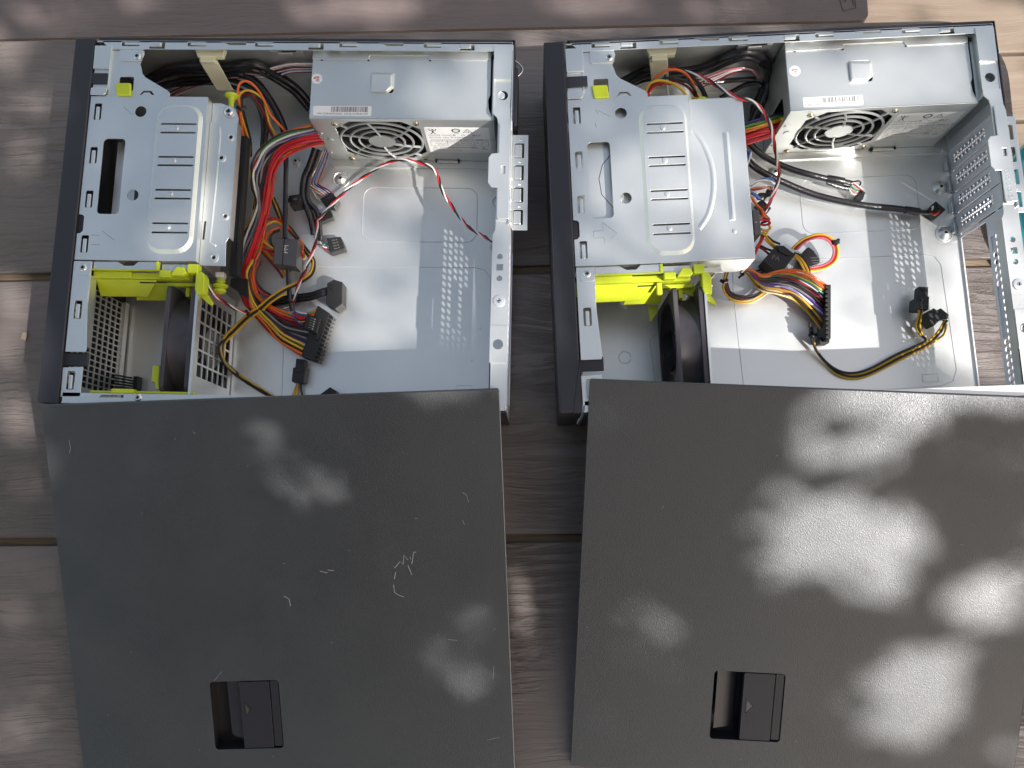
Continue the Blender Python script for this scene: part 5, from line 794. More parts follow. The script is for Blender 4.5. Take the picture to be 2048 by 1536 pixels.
('L','sleeved_cable','pair of thick black cables sweeping through the cream clip of the left case','cable','sleeved cables',[('sleeve','sleeve',3.4,[(36.1,-16.8,50),(51.1,-10.1,54),(70.8,-8.1,63),(97.8,-8.3,68),(116.6,-8.3,64),(132.0,-8.0,68),(147.9,-8.1,70),(158.9,-8.2,59),(169.5,-9.1,42),(178.5,-15.3,38),(188.7,-25.9,30)]),('sleeve','sleeve',3.0,[(33.1,-19.6,46),(48.2,-12.8,50),(65.7,-8.0,54),(92.9,-8.1,59),(112.0,-8.2,55),(127.9,-8.5,60),(144.0,-8.5,62),(154.8,-8.1,50),(167.2,-11.9,38),(176.2,-18.2,34),(186.4,-28.9,26)]),('sleeve','sleeve',2.6,[(99.3,-8.5,65),(117.9,-8.0,60),(133.7,-8.3,65),(149.6,-8.3,67),(160.7,-8.5,56),(173.4,-12.7,45),(182.3,-18.8,41),(192.5,-29.4,33)]),('sleeve','sleeve',3.4,[(38.1,-15.2,34),(57.3,-9.2,36),(86.1,-8.1,38),(111.6,-8.4,50),(124.8,-8.2,55),(133.0,-8.9,52),(144.7,-15.5,50),(156.4,-30.9,46),(165.5,-47.7,42),(169.3,-60.3,40),(171.3,-76.7,40)]),('sleeve','sleeve',2.2,[(45.6,-17.3,40),(69.1,-8.4,42),(98.5,-8.3,46),(117.3,-9.1,44),(136.4,-15.7,40),(146.2,-30.8,34),(148.1,-45.1,28),(144.2,-66.1,20),(140.6,-89.0,16),(137.5,-122.6,14)]),('sleeve','sleeve',2.0,[(33.5,-14.1,24),(60.2,-8.0,32),(95.2,-8.5,37),(111.8,-8.1,31),(129.4,-14.4,26),(137.3,-24.8,22),(140.9,-40.3,18),(140.2,-63.4,14)])],[]),
('L','twisted_wire','long twisted red and white wire draped across the left case to its rear rail','cable','twisted wires',[('twist','rwb',0.75,[(178.8,-213.5,24),(183.3,-211.2,26),(186.1,-202.9,30),(189.3,-194.2,32),(194.3,-184.5,34),(194.6,-182.2,34),(199.6,-167.7,34),(201.3,-157.7,32),(201.0,-144.8,30),(200.0,-136.5,28),(202.9,-132.0,26),(210.6,-121.6,24),(218.4,-110.3,20),(226.8,-100.7,18),(239.4,-90.3,18),(257.3,-81.4,24),(272.5,-79.0,30),(286.5,-81.6,34),(301.6,-87.1,36),(309.4,-95.5,38),(314.9,-112.1,42),(324.3,-128.0,46),(336.9,-146.2,52),(342.4,-152.8,58),(352.5,-162.6,70),(363.9,-174.2,88)])],[]),
('L','twisted_wire','short twisted fan lead beside the lower lime knob of the left case','cable','twisted wires',[('twist','rwb',0.7,[(121.4,-207.5,76),(122.7,-212.6,74),(127.1,-218.7,66),(131.5,-221.9,56),(136.3,-224.6,44),(143.0,-224.7,28)])],[]),
('R','power_cable_harness','fan of rainbow wires ending in the tall black plug of the right case','cable harness','cable harnesses',[('wire','orange',1.05,[(159.8,-190.1,44.0),(172.9,-190.2,39.1),(185.1,-194.4,35.3),(196.7,-191.9,35.6),(208.4,-190.5,36.8),(223.8,-193.3,35.0),(235.8,-200.3,32.0),(245.5,-205.0,26.0)]),('wire','orange',1.05,[(159.8,-190.1,43.6),(172.9,-190.2,39.3),(185.1,-194.4,36.1),(196.8,-192.2,37.7),(208.6,-191.1,36.2),(224.9,-197.7,34.5),(235.8,-200.9,31.2),(245.5,-206.8,25.5)]),('wire','orange',1.05,[(159.9,-190.0,43.2),(172.9,-190.2,41.5),(185.2,-195.3,37.4),(197.1,-192.9,35.5),(209.4,-192.7,36.3),(224.7,-196.9,35.6),(236.2,-205.0,33.5),(245.4,-208.6,25.0)]),('wire','green',1.05,[(159.9,-190.0,42.8),(172.9,-190.2,39.9),(185.2,-195.1,35.7),(197.5,-194.0,32.9),(209.6,-193.2,33.8),(225.0,-198.0,32.1),(236.2,-205.7,29.2),(245.4,-210.5,24.5)]),('wire','yellow',1.05,[(159.9,-189.9,42.3),(172.8,-190.2,39.5),(185.2,-195.7,35.8),(197.7,-194.4,34.5),(210.0,-194.1,34.6),(225.7,-200.5,31.4),(236.4,-207.6,30.6),(245.4,-212.3,24.0)]),('wire','teal',1.05,[(159.9,-189.9,41.9),(172.8,-190.2,41.2),(185.3,-196.0,34.8),(198.0,-195.1,35.1),(210.7,-195.7,34.1),(226.1,-202.1,32.4),(236.6,-210.1,30.7),(245.3,-214.1,23.5)]),('wire','red',1.05,[(160.0,-189.8,41.5),(172.7,-190.2,38.3),(185.3,-196.2,32.2),(198.4,-196.2,31.6),(211.1,-196.7,31.9),(226.7,-204.7,28.3),(236.8,-212.4,25.0),(245.3,-215.9,23.0)]),('wire','red',1.05,[(160.0,-189.8,41.1),(172.7,-190.2,39.0),(185.4,-197.5,33.7),(198.7,-197.0,30.2),(211.3,-197.0,31.8),(226.8,-204.9,28.7),(236.8,-212.2,26.5),(245.2,-217.7,22.5)]),('wire','black',1.05,[(160.0,-189.7,40.7),(172.6,-190.2,38.1),(185.4,-197.0,34.7),(198.7,-197.0,32.9),(212.3,-199.3,30.8),(227.0,-206.0,28.8),(236.9,-213.5,29.3),(245.2,-219.6,22.0)]),('wire','red',1.05,[(160.0,-189.7,40.2),(172.5,-190.2,35.7),(185.5,-198.1,30.8),(199.0,-197.6,29.5),(212.1,-198.8,28.7),(227.2,-206.7,27.2),(237.0,-214.7,26.5),(245.2,-221.4,21.5)]),('wire','black',1.05,[(160.1,-189.6,39.8),(172.5,-190.2,36.8),(185.5,-198.4,33.1),(199.1,-198.0,31.7),(212.4,-199.5,29.6),(227.6,-207.9,26.5),(237.2,-216.4,24.7),(245.1,-223.2,21.0)]),('wire','black',1.05,[(160.1,-189.6,39.4),(172.5,-190.2,37.3),(185.5,-198.9,31.7),(199.8,-199.6,29.1),(213.3,-201.6,28.2),(228.3,-210.9,26.5),(237.5,-220.3,26.1),(245.1,-225.0,20.5)]),('wire','red',1.05,[(160.1,-189.6,39.0),(172.4,-190.1,35.2),(185.5,-198.8,29.3),(199.8,-199.6,26.1),(213.4,-201.7,27.2),(228.3,-210.9,23.1),(237.4,-218.9,22.4),(245.1,-226.8,20.0)]),('wire','grey',1.05,[(160.1,-189.5,38.6),(172.4,-190.1,37.5),(185.6,-199.6,29.2),(200.1,-200.4,28.7),(214.3,-203.9,26.6),(229.1,-213.9,24.6),(237.8,-223.9,23.4),(245.0,-228.7,19.5)]),('wire','purple',1.05,[(160.2,-189.5,38.2),(172.3,-190.1,38.6),(185.6,-200.1,30.7),(200.1,-200.5,28.7),(214.6,-204.5,24.7),(229.4,-215.1,24.5),(237.9,-224.6,24.0),(245.0,-230.5,19.0)]),('wire','blue',1.05,[(160.2,-189.4,37.8),(172.2,-190.1,34.7),(185.7,-200.4,28.7),(200.4,-201.2,25.6),(214.8,-204.8,23.4),(229.8,-216.6,20.2),(238.1,-226.6,19.4),(244.9,-232.3,18.5)]),('wire','white',1.05,[(160.2,-189.4,37.3),(172.2,-190.1,35.8),(185.7,-200.3,28.2),(200.9,-202.6,27.3),(215.2,-205.8,24.1),(230.3,-218.6,21.9),(238.0,-226.1,21.7),(244.9,-234.1,18.0)]),('wire','purple',1.05,[(160.2,-189.3,36.9),(172.2,-190.1,37.9),(185.7,-201.0,28.7),(200.9,-202.5,27.3),(215.9,-207.4,24.3),(230.6,-219.8,20.3),(238.2,-228.0,21.3),(244.9,-236.0,17.5)]),('wire','red',1.05,[(160.2,-189.3,36.5),(172.1,-190.1,32.4),(185.8,-201.7,25.9),(201.1,-203.1,23.0),(216.0,-207.6,19.8),(230.8,-220.7,17.5),(238.6,-232.5,15.8),(244.8,-237.8,17.0)]),('wire','orange',1.05,[(160.3,-189.2,36.1),(172.1,-190.1,34.8),(185.9,-202.4,26.3),(201.5,-204.0,23.8),(216.8,-209.3,21.7),(230.8,-220.8,18.2),(238.6,-232.1,18.3),(244.8,-239.6,16.5)]),('wire','yellow',1.05,[(160.3,-189.2,35.7),(172.0,-190.1,34.4),(185.9,-202.5,29.4),(201.8,-204.7,24.4),(216.8,-209.5,23.1),(231.5,-223.5,20.2),(238.6,-232.7,18.7),(244.8,-241.4,16.0)]),('wire','orange',1.05,[(160.3,-189.1,35.2),(171.9,-190.1,31.4),(185.9,-203.3,23.2),(202.0,-205.4,22.3),(217.3,-210.5,18.2),(231.4,-223.2,17.6),(238.9,-236.6,13.9),(244.7,-243.2,15.5)]),('wire','yellow',1.05,[(160.3,-189.1,34.8),(171.9,-190.1,35.1),(185.9,-203.1,26.6),(202.5,-206.5,22.7),(218.1,-212.2,16.8),(232.3,-226.6,17.3),(238.9,-235.9,16.4),(244.7,-245.1,15.0)]),('wire','black',1.05,[(160.4,-189.0,34.4),(171.9,-190.1,33.4),(186.0,-203.6,26.5),(202.8,-207.1,21.9),(217.8,-211.7,21.0),(232.3,-226.6,17.4),(239.0,-237.7,17.9),(244.6,-246.9,14.5)]),('wire','yellow',1.05,[(160.4,-189.0,34.0),(171.8,-190.1,32.4),(186.0,-204.1,22.7),(203.1,-208.0,18.7),(218.7,-213.7,15.4),(232.7,-228.2,13.0),(239.2,-239.2,13.8),(244.6,-248.7,14.0)])],[('atxe','black',[(241.9,-204.5),(245.4,-204.6),(240.9,-253.4),(237.9,-253.3)],4,33),('block','black',[(234.7,-248.6),(244.7,-250.0),(243.9,-254.4),(235.5,-254.6)],6,20)]),
('R','power_cable_harness','short stretch of rainbow wires between the right power supply and drive bay','cable harness','cable harnesses',[('wire','purple',1.2,[(168.4,-62.7,48.0),(178.0,-58.9,49.3),(190.6,-55.7,50.7),(204.9,-52.2,50.6),(215.4,-50.3,50.0)]),('wire','black',1.2,[(168.6,-63.6,46.7),(178.2,-60.6,50.6),(190.9,-57.5,51.9),(205.2,-53.2,52.6),(215.6,-51.5,49.1)]),('wire','green',1.2,[(168.9,-64.5,45.5),(178.4,-61.7,51.4),(191.0,-58.6,50.9),(205.6,-54.9,52.7),(215.7,-52.6,48.2)]),('wire','yellow',1.2,[(169.1,-65.4,44.2),(178.5,-63.2,47.1),(191.2,-60.1,48.5),(205.9,-55.8,48.6),(215.9,-53.8,47.3)]),('wire','yellow',1.2,[(169.3,-66.3,42.9),(178.7,-64.0,47.1),(191.3,-60.7,49.2),(206.3,-57.2,50.6),(216.1,-55.0,46.4)]),('wire','orange',1.2,[(169.5,-67.2,41.6),(178.8,-65.4,47.7),(191.5,-62.0,48.0),(206.5,-57.9,49.2),(216.2,-56.1,45.5)]),('wire','red',1.2,[(169.8,-68.0,40.4),(179.0,-66.8,42.4),(191.7,-63.7,43.7),(206.8,-59.4,45.8),(216.4,-57.3,44.5)]),('wire','red',1.2,[(170.0,-68.9,39.1),(179.1,-67.7,43.1),(191.8,-64.2,45.9),(207.1,-60.5,46.8),(216.5,-58.4,43.6)]),('wire','red',1.2,[(170.2,-69.8,37.8),(179.3,-69.2,43.9),(192.0,-65.6,45.8),(207.7,-62.5,45.7),(216.7,-59.6,42.7)]),('wire','red',1.2,[(170.4,-70.7,36.5),(179.4,-70.1,39.9),(192.2,-66.6,40.9),(207.9,-63.1,44.2),(216.9,-60.8,41.8)]),('wire','black',1.2,[(170.7,-71.6,35.3),(179.6,-71.1,41.5),(192.5,-68.9,41.7),(208.2,-64.3,43.1),(217.0,-61.9,40.9)]),('wire','red',1.2,[(170.9,-72.5,34.0),(179.8,-73.3,39.3),(192.6,-69.6,42.5),(208.6,-66.0,44.0),(217.2,-63.1,40.0)]),('wire','red',1.3,[(169.8,-69.4,40.0),(178.9,-66.7,42.8),(191.5,-63.9,44.5),(215.6,-61.1,46.0)]),('wire','red',1.3,[(169.9,-70.9,39.0),(179.0,-68.6,44.2),(192.4,-65.4,46.4),(216.1,-61.4,44.0)]),('wire','red',1.3,[(170.0,-72.3,38.0),(179.0,-70.7,43.6),(193.3,-67.0,45.0),(216.7,-61.7,42.0)]),('wire','red',1.3,[(170.1,-73.8,37.0),(179.1,-72.7,40.8),(194.0,-68.3,41.9),(217.3,-61.9,40.0)]),('wire','red',1.3,[(170.2,-75.3,36.0),(179.2,-74.6,42.1),(194.7,-69.5,39.9),(217.8,-62.2,38.0)])],[]),
('R','power_cable_harness','small yellow,red and black wire loop hanging below the drive bay of the right case','cable harness','cable harnesses',[('wire','yellow',1.1,[(155.8,-184.2,52),(151.9,-191.7,46),(150.9,-198.8,38),(151.8,-204.4,30),(158.0,-209.9,22),(168.6,-212.0,16),(180.8,-210.6,14),(192.1,-204.2,16),(198.0,-200.4,20)]),('wire','black',1.1,[(157.0,-182.9,52),(153.7,-190.4,46),(152.1,-197.5,38),(153.6,-203.1,30),(159.2,-208.5,22),(170.5,-210.7,16),(182.0,-209.2,14),(194.0,-202.8,16),(199.2,-199.1,20)]),('wire','maroon',1.1,[(157.8,-181.8,51),(154.9,-189.3,45),(152.9,-196.4,37),(154.8,-202.0,29),(160.0,-207.4,21),(171.7,-209.5,15),(182.9,-208.1,13),(195.2,-201.7,15),(200.1,-197.9,19)]),('wire','black',1.1,[(158.2,-180.3,52),(155.6,-187.8,46),(153.3,-194.8,38),(155.6,-200.4,30),(160.4,-205.8,22),(172.5,-208.0,16),(183.3,-206.5,14),(196.0,-200.1,16),(200.5,-196.3,20)]),('wire','yellow',1.1,[(159.1,-211.0,19),(170.1,-213.1,13),(182.0,-211.7,11),(193.7,-205.3,13),(199.3,-201.5,17)]),('tie','black',1.5,[(148.3,-198.3,38),(150.1,-200.5,41),(153.6,-198.5,38)]),('tie','black',1.4,[(166.2,-194.5,30),(170.0,-191.4,30),(167.5,-189.5,30)]),('wire','red',0.8,[(130.9,-206.1,70),(135.5,-200.8,66),(143.0,-195.0,60),(149.2,-191.8,56)]),('wire','white',0.8,[(128.2,-209.0,70),(134.0,-203.5,68),(141.7,-195.5,62),(150.7,-189.7,56)])],[]),
('R','power_cable_harness','wide yellow,black and red wire loop with a black tie round its far end','cable harness','cable harnesses',[('wire','yellow',1.15,[(217.0,-168.0,24),(222.1,-163.3,26),(228.5,-159.6,28),(238.3,-157.5,30),(246.6,-158.7,30),(253.9,-164.0,28),(257.8,-170.7,24),(256.9,-178.6,18),(250.6,-183.2,14),(242.1,-185.1,12),(230.9,-186.6,14)]),('wire','black',1.15,[(218.8,-168.0,23),(223.6,-163.7,25),(229.5,-160.3,27),(238.6,-158.3,29),(246.3,-159.5,29),(253.1,-164.3,27),(256.8,-170.6,23),(256.1,-177.8,17),(250.4,-182.0,13),(242.5,-183.7,11),(232.1,-185.1,13)]),('wire','red',1.1,[(220.1,-168.6,24),(224.4,-164.7,26),(229.8,-161.6,28),(238.1,-159.8,30),(245.2,-160.9,30),(251.6,-165.3,28),(255.1,-171.0,24),(254.6,-177.5,18),(249.5,-181.3,14),(242.2,-182.8,12),(232.5,-184.2,14)]),('wire','pink',1.0,[(221.1,-169.2,25),(225.0,-165.5,27),(230.0,-162.7,29),(237.7,-161.1,31),(244.3,-162.1,31),(250.3,-166.2,29),(253.6,-171.4,25),(253.3,-177.3,19),(248.6,-180.7,15),(241.9,-182.1,13),(232.9,-183.4,15)]),('wire','black',1.1,[(220.1,-167.5,21),(224.7,-163.3,23),(230.5,-160.0,25),(239.2,-158.2,27),(246.7,-159.3,27),(253.4,-164.0,25),(257.0,-170.0,21),(256.4,-176.9,15),(250.9,-181.0,11),(243.2,-182.6,9),(233.1,-184.0,11)]),('wire','yellow',1.1,[(216.7,-175.2,26),(221.2,-179.1,26),(225.3,-185.6,24),(227.7,-193.5,24)]),('wire','yellow',1.1,[(218.6,-173.9,26),(223.5,-178.2,26),(228.0,-184.8,24),(230.4,-193.2,24)]),('wire','black',1.2,[(218.4,-171.8,24),(226.1,-175.9,24),(230.8,-185.2,22),(231.7,-192.6,20)]),('wire','yellow',1.1,[(189.6,-153.9,34),(194.0,-160.4,32),(201.1,-167.4,30)]),('wire','yellow',1.1,[(191.4,-160.2,32),(195.2,-163.5,30),(201.1,-168.2,28)]),('wire','black',1.1,[(194.0,-156.9,30),(199.5,-161.1,28),(206.1,-163.6,26)]),('wire','black',1.1,[(188.3,-163.1,24),(193.9,-166.6,24),(199.5,-169.1,24)]),('wire','maroon',1.1,[(185.9,-164.5,26),(191.4,-168.5,26),(196.9,-172.8,24)]),('wire','maroon',1.1,[(194.6,-178.6,16),(192.3,-184.1,16),(190.1,-189.6,16)]),('wire','black',1.1,[(201.0,-177.5,16),(189.2,-184.0,16),(180.0,-186.4,16)]),('wire','red',1.2,[(191.9,-154.5,30),(188.7,-161.0,32),(184.0,-168.4,34),(180.9,-174.3,34)]),('wire','orange',1.2,[(189.7,-154.8,30),(187.3,-161.9,32),(182.2,-169.3,34)]),('tie','black',1.6,[(251.5,-166.2,28),(253.2,-165.4,31),(257.6,-162.7,28)])],[('pa','black',[(200.5,-166.8),(207.0,-167.6),(216.4,-176.3),(205.6,-189.5),(196.8,-190.5),(187.5,-180.5)],14,34),('sata','black',[(226.0,-174.3),(230.1,-167.5),(232.9,-166.2),(236.7,-169.7),(241.7,-178.7),(240.5,-181.9),(234.5,-184.0),(231.8,-184.3)],5,22),('block','black',[(252.8,-163.7),(256.5,-162.0),(258.4,-165.8),(255.1,-167.9)],24,30)]),
('R','drive_plug','long dark plug with tangled orange and red wires beside the right drive bay','plug','drive plugs',[('wire','orange',1.1,[(176.9,-124.7,48),(182.1,-132.4,46),(187.4,-137.5,44),(188.5,-141.4,42),(193.3,-143.7,40)]),('wire','orange',1.1,[(179.3,-128.6,46),(184.2,-134.6,44),(190.3,-140.6,42),(186.2,-143.3,40)]),('wire','red',1.1,[(185.2,-145.1,40),(191.9,-144.7,38),(195.8,-147.0,36),(191.8,-148.0,34),(186.6,-146.8,34)]),('wire','maroon',1.1,[(185.4,-142.4,40),(193.0,-142.9,38),(195.1,-145.6,36)]),('wire','black',1.1,[(184.2,-140.3,42),(190.8,-141.2,40),(195.2,-144.2,36),(188.5,-145.9,34)]),('wire','yellow',1.1,[(195.4,-148.1,34),(196.6,-150.7,32),(192.5,-152.4,32),(188.0,-151.5,34)]),('wire','yellow',1.1,[(187.7,-155.2,34),(191.1,-157.2,34),(194.6,-153.0,32)])],[('pm2','greyplug',[(176.9,-140.0),(182.6,-139.8),(183.0,-162.0),(177.3,-162.7)],20,52)]),
('R','ribbon_wires','small blue,white and pink lead ends with black plugs beside the right drive bay','cable','ribbon wires',[('wire','blue',0.9,[(182.5,-109.4,30),(191.9,-104.2,30),(201.6,-101.9,28),(206.0,-105.1,26)]),('wire','white',0.8,[(182.0,-109.3,32),(190.4,-105.4,32),(199.9,-105.0,30),(206.3,-107.0,26)]),('wire','white',0.8,[(183.3,-111.4,30),(190.9,-110.1,32),(196.8,-110.1,30),(200.7,-112.8,28)]),('wire','salmon',0.8,[(183.2,-112.3,30),(190.8,-112.0,32),(198.1,-111.6,30),(203.5,-112.4,28)]),('wire','maroon',0.8,[(183.1,-113.3,30),(191.0,-113.1,31),(198.5,-111.1,30),(203.1,-111.0,28)]),('wire','blue',1.4,[(183.9,-115.3,28),(188.3,-117.1,26),(192.2,-119.4,24)]),('wire','white',0.8,[(183.0,-115.5,26),(186.9,-118.2,24),(190.3,-121.4,22)]),('wire','white',0.8,[(183.5,-114.4,28),(189.8,-114.2,28),(196.7,-114.2,26)]),('wire','blue',0.8,[(178.9,-90.9,36),(181.1,-85.3,36),(183.4,-78.7,36)]),('wire','white',0.8,[(180.2,-91.9,36),(182.4,-86.3,36),(184.7,-79.8,36)]),('wire','white',0.9,[(184.7,-81.4,30),(191.1,-87.1,28),(199.8,-92.4,26)])],[('block','black',[(195.6,-118.5),(203.1,-127.4),(199.1,-132.0),(189.9,-122.1)],8,20),('block','black',[(198.7,-111.4),(204.6,-110.7),(203.5,-118.3),(197.6,-119.0)],14,26),('block','black',[(191.3,-114.1),(197.3,-113.0),(196.0,-117.7),(191.5,-117.5)],14,24)]),
('R','power_cable_harness','long yellow and black lead curling across the right case floor to two plugs','cable harness','cable harnesses',[('wire','yellow',1.1,[(228.7,-236.6,20),(230.4,-246.2,16),(232.8,-254.2,12),(241.0,-265.4,7),(251.9,-276.6,6),(265.7,-281.3,6),(282.5,-278.3,6),(309.2,-265.9,7),(333.0,-255.8,9),(344.2,-245.9,12),(347.6,-239.2,16),(349.2,-235.6,18)]),('wire','black',1.1,[(229.3,-238.4,20),(231.6,-248.1,16),(233.4,-256.0,12),(242.1,-267.3,7),(252.5,-278.5,6),(266.9,-283.2,6),(283.1,-280.2,6),(310.3,-267.7,7),(333.6,-257.7,9),(345.4,-247.8,12),(348.2,-241.0,16),(350.4,-237.5,18)]),('wire','black',1.1,[(227.4,-235.6,22),(228.6,-245.2,18),(231.4,-253.2,14),(239.1,-264.4,9),(250.5,-275.6,8),(263.8,-280.2,8),(281.0,-277.2,8),(307.1,-264.8,9),(331.4,-254.8,11),(329.3,-248.5,10),(325.3,-241.0,14),(326.2,-232.8,18),(326.4,-226.5,22)]),('wire','yellow',1.1,[(229.8,-240.0,19),(232.2,-249.8,15),(233.9,-257.7,11),(242.8,-269.0,6),(253.0,-280.2,5),(267.5,-284.8,5),(283.6,-281.8,5),(311.0,-269.4,6),(334.1,-259.3,8),(342.0,-254.1,8),(349.8,-248.5,10),(351.0,-240.2,14)]),('wire','yellow',1.1,[(309.8,-264.5,7),(334.0,-254.5,9),(328.5,-248.5,10),(323.9,-241.0,14),(325.4,-232.8,18),(325.1,-226.5,22)]),('wire','yellow',1.0,[(330.6,-248.6,10),(327.5,-241.1,14),(327.5,-232.9,18),(328.6,-226.6,22)]),('tie','black',1.8,[(227.6,-246.1,18),(229.5,-248.0,20),(233.4,-245.9,18)])],[('block','black',[(322.1,-217.3),(333.1,-217.3),(331.0,-229.1),(320.2,-227.7)],10,26),('block','black',[(326.3,-207.1),(334.6,-207.9),(333.1,-217.9),(324.8,-216.7)],13,23),('block','black',[(329.4,-231.7),(336.8,-227.4),(339.3,-229.4),(342.9,-227.7),(349.3,-233.9),(347.9,-237.9),(340.9,-238.5),(335.1,-243.7),(331.3,-238.1)],8,24)]),
('R','sleeved_cable','upper black sleeved cable with frayed coloured ends on the right case floor','cable','sleeved cables',[('sleeve','sleeve',2.9,[(183.2,-65.5,30),(192.1,-74.2,26),(204.4,-81.7,22),(222.5,-90.4,20),(240.1,-97.0,20),(257.2,-101.3,18)]),('sleeve','sleeve',3.6,[(256.3,-100.8,18),(264.4,-102.6,18),(271.4,-104.0,17)]),('sleeve','sleeve',2.3,[(270.5,-103.4,17),(279.4,-105.4,16)]),('sleeve','sleeve',2.4,[(257.5,-102.6,14),(267.9,-106.1,12),(278.9,-108.3,10)]),('wire','white',0.7,[(279.4,-104.0,15),(284.1,-107.1,15),(289.9,-110.5,12)]),('wire','red',0.7,[(279.7,-105.0,15),(284.4,-109.0,15),(290.2,-112.5,12)]),('wire','green',0.7,[(277.7,-106.4,14),(281.4,-110.4,14),(286.6,-111.8,12)]),('wire','black',0.7,[(279.4,-104.0,15),(285.1,-104.5,18),(287.0,-106.7,16),(284.9,-107.7,14)]),('wire','white',0.7,[(277.3,-108.5,12),(280.4,-114.4,12),(285.4,-114.7,12),(288.3,-112.9,12)]),('wire','salmon',0.7,[(278.5,-110.5,12),(282.8,-112.6,12),(288.4,-111.4,12)])],[('block','black',[(287.7,-111.2),(291.6,-113.8),(288.6,-120.9),(282.4,-118.7)],4,14)]),
('R','sleeved_cable','lower black sleeved cable ending near the rear slots of the right case','cable','sleeved cables',[('sleeve','sleeve',3.1,[(179.5,-73.1,26),(186.7,-85.6,24),(197.5,-94.0,22),(216.1,-102.3,18),(240.6,-112.4,14),(264.0,-119.9,13),(290.3,-126.3,13),(317.6,-130.1,12),(326.9,-131.9,12)]),('sleeve','sleeve',3.7,[(326.4,-131.9,12),(339.4,-134.0,11)]),('sleeve','sleeve',2.2,[(338.5,-134.0,11),(349.7,-134.6,10)]),('wire','red',0.7,[(348.9,-134.3,12),(350.2,-139.0,18),(356.1,-134.7,16)]),('wire','orange',0.7,[(348.8,-135.3,12),(349.2,-139.9,18),(354.8,-137.5,16)]),('wire','white',0.7,[(349.0,-132.9,12),(349.2,-131.8,18),(348.9,-134.4,16)])],[('block','black',[(353.4,-126.0),(361.5,-134.5),(354.0,-140.8),(346.7,-133.8)],4,16)]),
('R','twisted_wire','twisted red and white wire looping past the drive bay of the right case','cable','twisted wires',[('twist','rwb',0.8,[(102.5,-23.8,60),(104.8,-19.9,70),(108.4,-17.3,76),(115.3,-20.3,80),(122.0,-24.5,82),(132.0,-29.8,84),(140.1,-35.8,86),(147.7,-43.2,88),(155.5,-51.5,92),(162.7,-57.0,95),(173.7,-59.6,92),(182.8,-64.2,86),(188.9,-71.1,80),(193.8,-78.9,72),(198.5,-88.7,60),(204.2,-97.3,46),(206.4,-102.3,40),(205.5,-110.1,36),(201.8,-120.2,30),(197.2,-129.4,26),(193.4,-134.4,22)])],[]),
('R','power_cable_harness','orange and yellow wire arcs behind the right drive bay','cable harness','cable harnesses',[('wire','orange',1.15,[(92.6,-33.3,70),(93.5,-29.3,78),(100.2,-25.4,84),(109.9,-23.8,86),(118.6,-25.4,84),(125.4,-30.0,80),(129.6,-35.4,74),(134.5,-39.6,60)]),('wire','yellow',1.2,[(86.5,-39.8,74),(86.6,-38.2,78),(89.4,-35.0,84),(97.3,-33.3,86),(106.6,-35.6,86),(114.7,-39.5,84),(122.2,-43.5,76)]),('wire','red',1.2,[(89.6,-40.6,70),(90.2,-37.2,74),(94.1,-33.9,78),(101.7,-32.6,80),(108.8,-32.8,78)]),('wire','black',1.2,[(88.2,-39.5,68),(92.3,-33.7,76),(100.1,-29.7,80),(107.6,-28.9,82),(119.0,-30.7,80),(127.1,-34.5,76),(134.2,-40.7,66)]),('wire','black',1.3,[(106.0,-15.3,70),(114.4,-18.0,76),(124.4,-23.2,76),(131.4,-28.0,74),(136.9,-34.6,70),(141.9,-39.9,60)]),('wire','maroon',1.1,[(109.0,-26.0,74),(118.3,-30.2,74),(126.1,-35.1,72),(133.7,-39.6,62)]),('wire','yellow',1.1,[(127.7,-42.5,70),(133.3,-43.8,72),(132.3,-40.1,74)]),('wire','white',0.8,[(109.0,-18.5,60),(108.6,-25.1,60),(110.4,-34.5,56)])],[]),
('R','sleeved_cable','thick black cables arching up to the top wall of the right case','cable','sleeved cables',[('sleeve','sleeve',3.6,[(64.7,-14.5,44),(82.3,-8.4,51),(95.2,-8.2,59),(112.9,-9.3,56),(131.1,-8.8,56),(148.4,-8.3,63),(160.3,-8.6,75),(172.9,-8.5,82),(187.1,-8.0,75),(198.3,-8.0,59),(204.8,-12.3,38),(199.2,-28.4,32),(190.8,-44.5,28),(185.6,-58.9,26)]),('sleeve','sleeve',3.4,[(64.3,-17.7,41),(82.2,-11.1,47),(95.7,-8.6,51),(112.7,-12.5,53),(131.0,-11.9,53),(149.8,-8.1,54),(161.8,-8.3,66),(174.6,-8.1,73),(188.7,-8.3,67),(199.9,-8.5,51),(204.9,-15.6,35),(199.3,-31.8,29),(190.8,-48.0,25),(185.6,-62.4,23)]),('sleeve','sleeve',2.4,[(65.6,-15.1,34),(83.7,-9.3,38),(101.2,-8.5,44),(124.4,-9.4,40),(152.3,-10.6,36),(175.9,-8.2,33),(195.1,-8.1,33)]),('sleeve','sleeve',2.2,[(164.2,-18.6,20),(175.7,-14.3,24),(186.0,-10.9,28),(195.7,-10.5,30),(200.9,-13.7,30)]),('sleeve','sleeve',2.4,[(65.2,-14.2,38),(79.4,-9.4,44),(95.8,-8.1,51),(116.4,-8.5,48),(132.2,-12.1,46),(142.1,-16.1,40),(148.1,-25.0,34)]),('sleeve','sleeve',3.0,[(205.5,-8.0,30),(200.2,-19.4,24),(194.4,-29.0,22),(191.8,-44.6,20)])],[]),
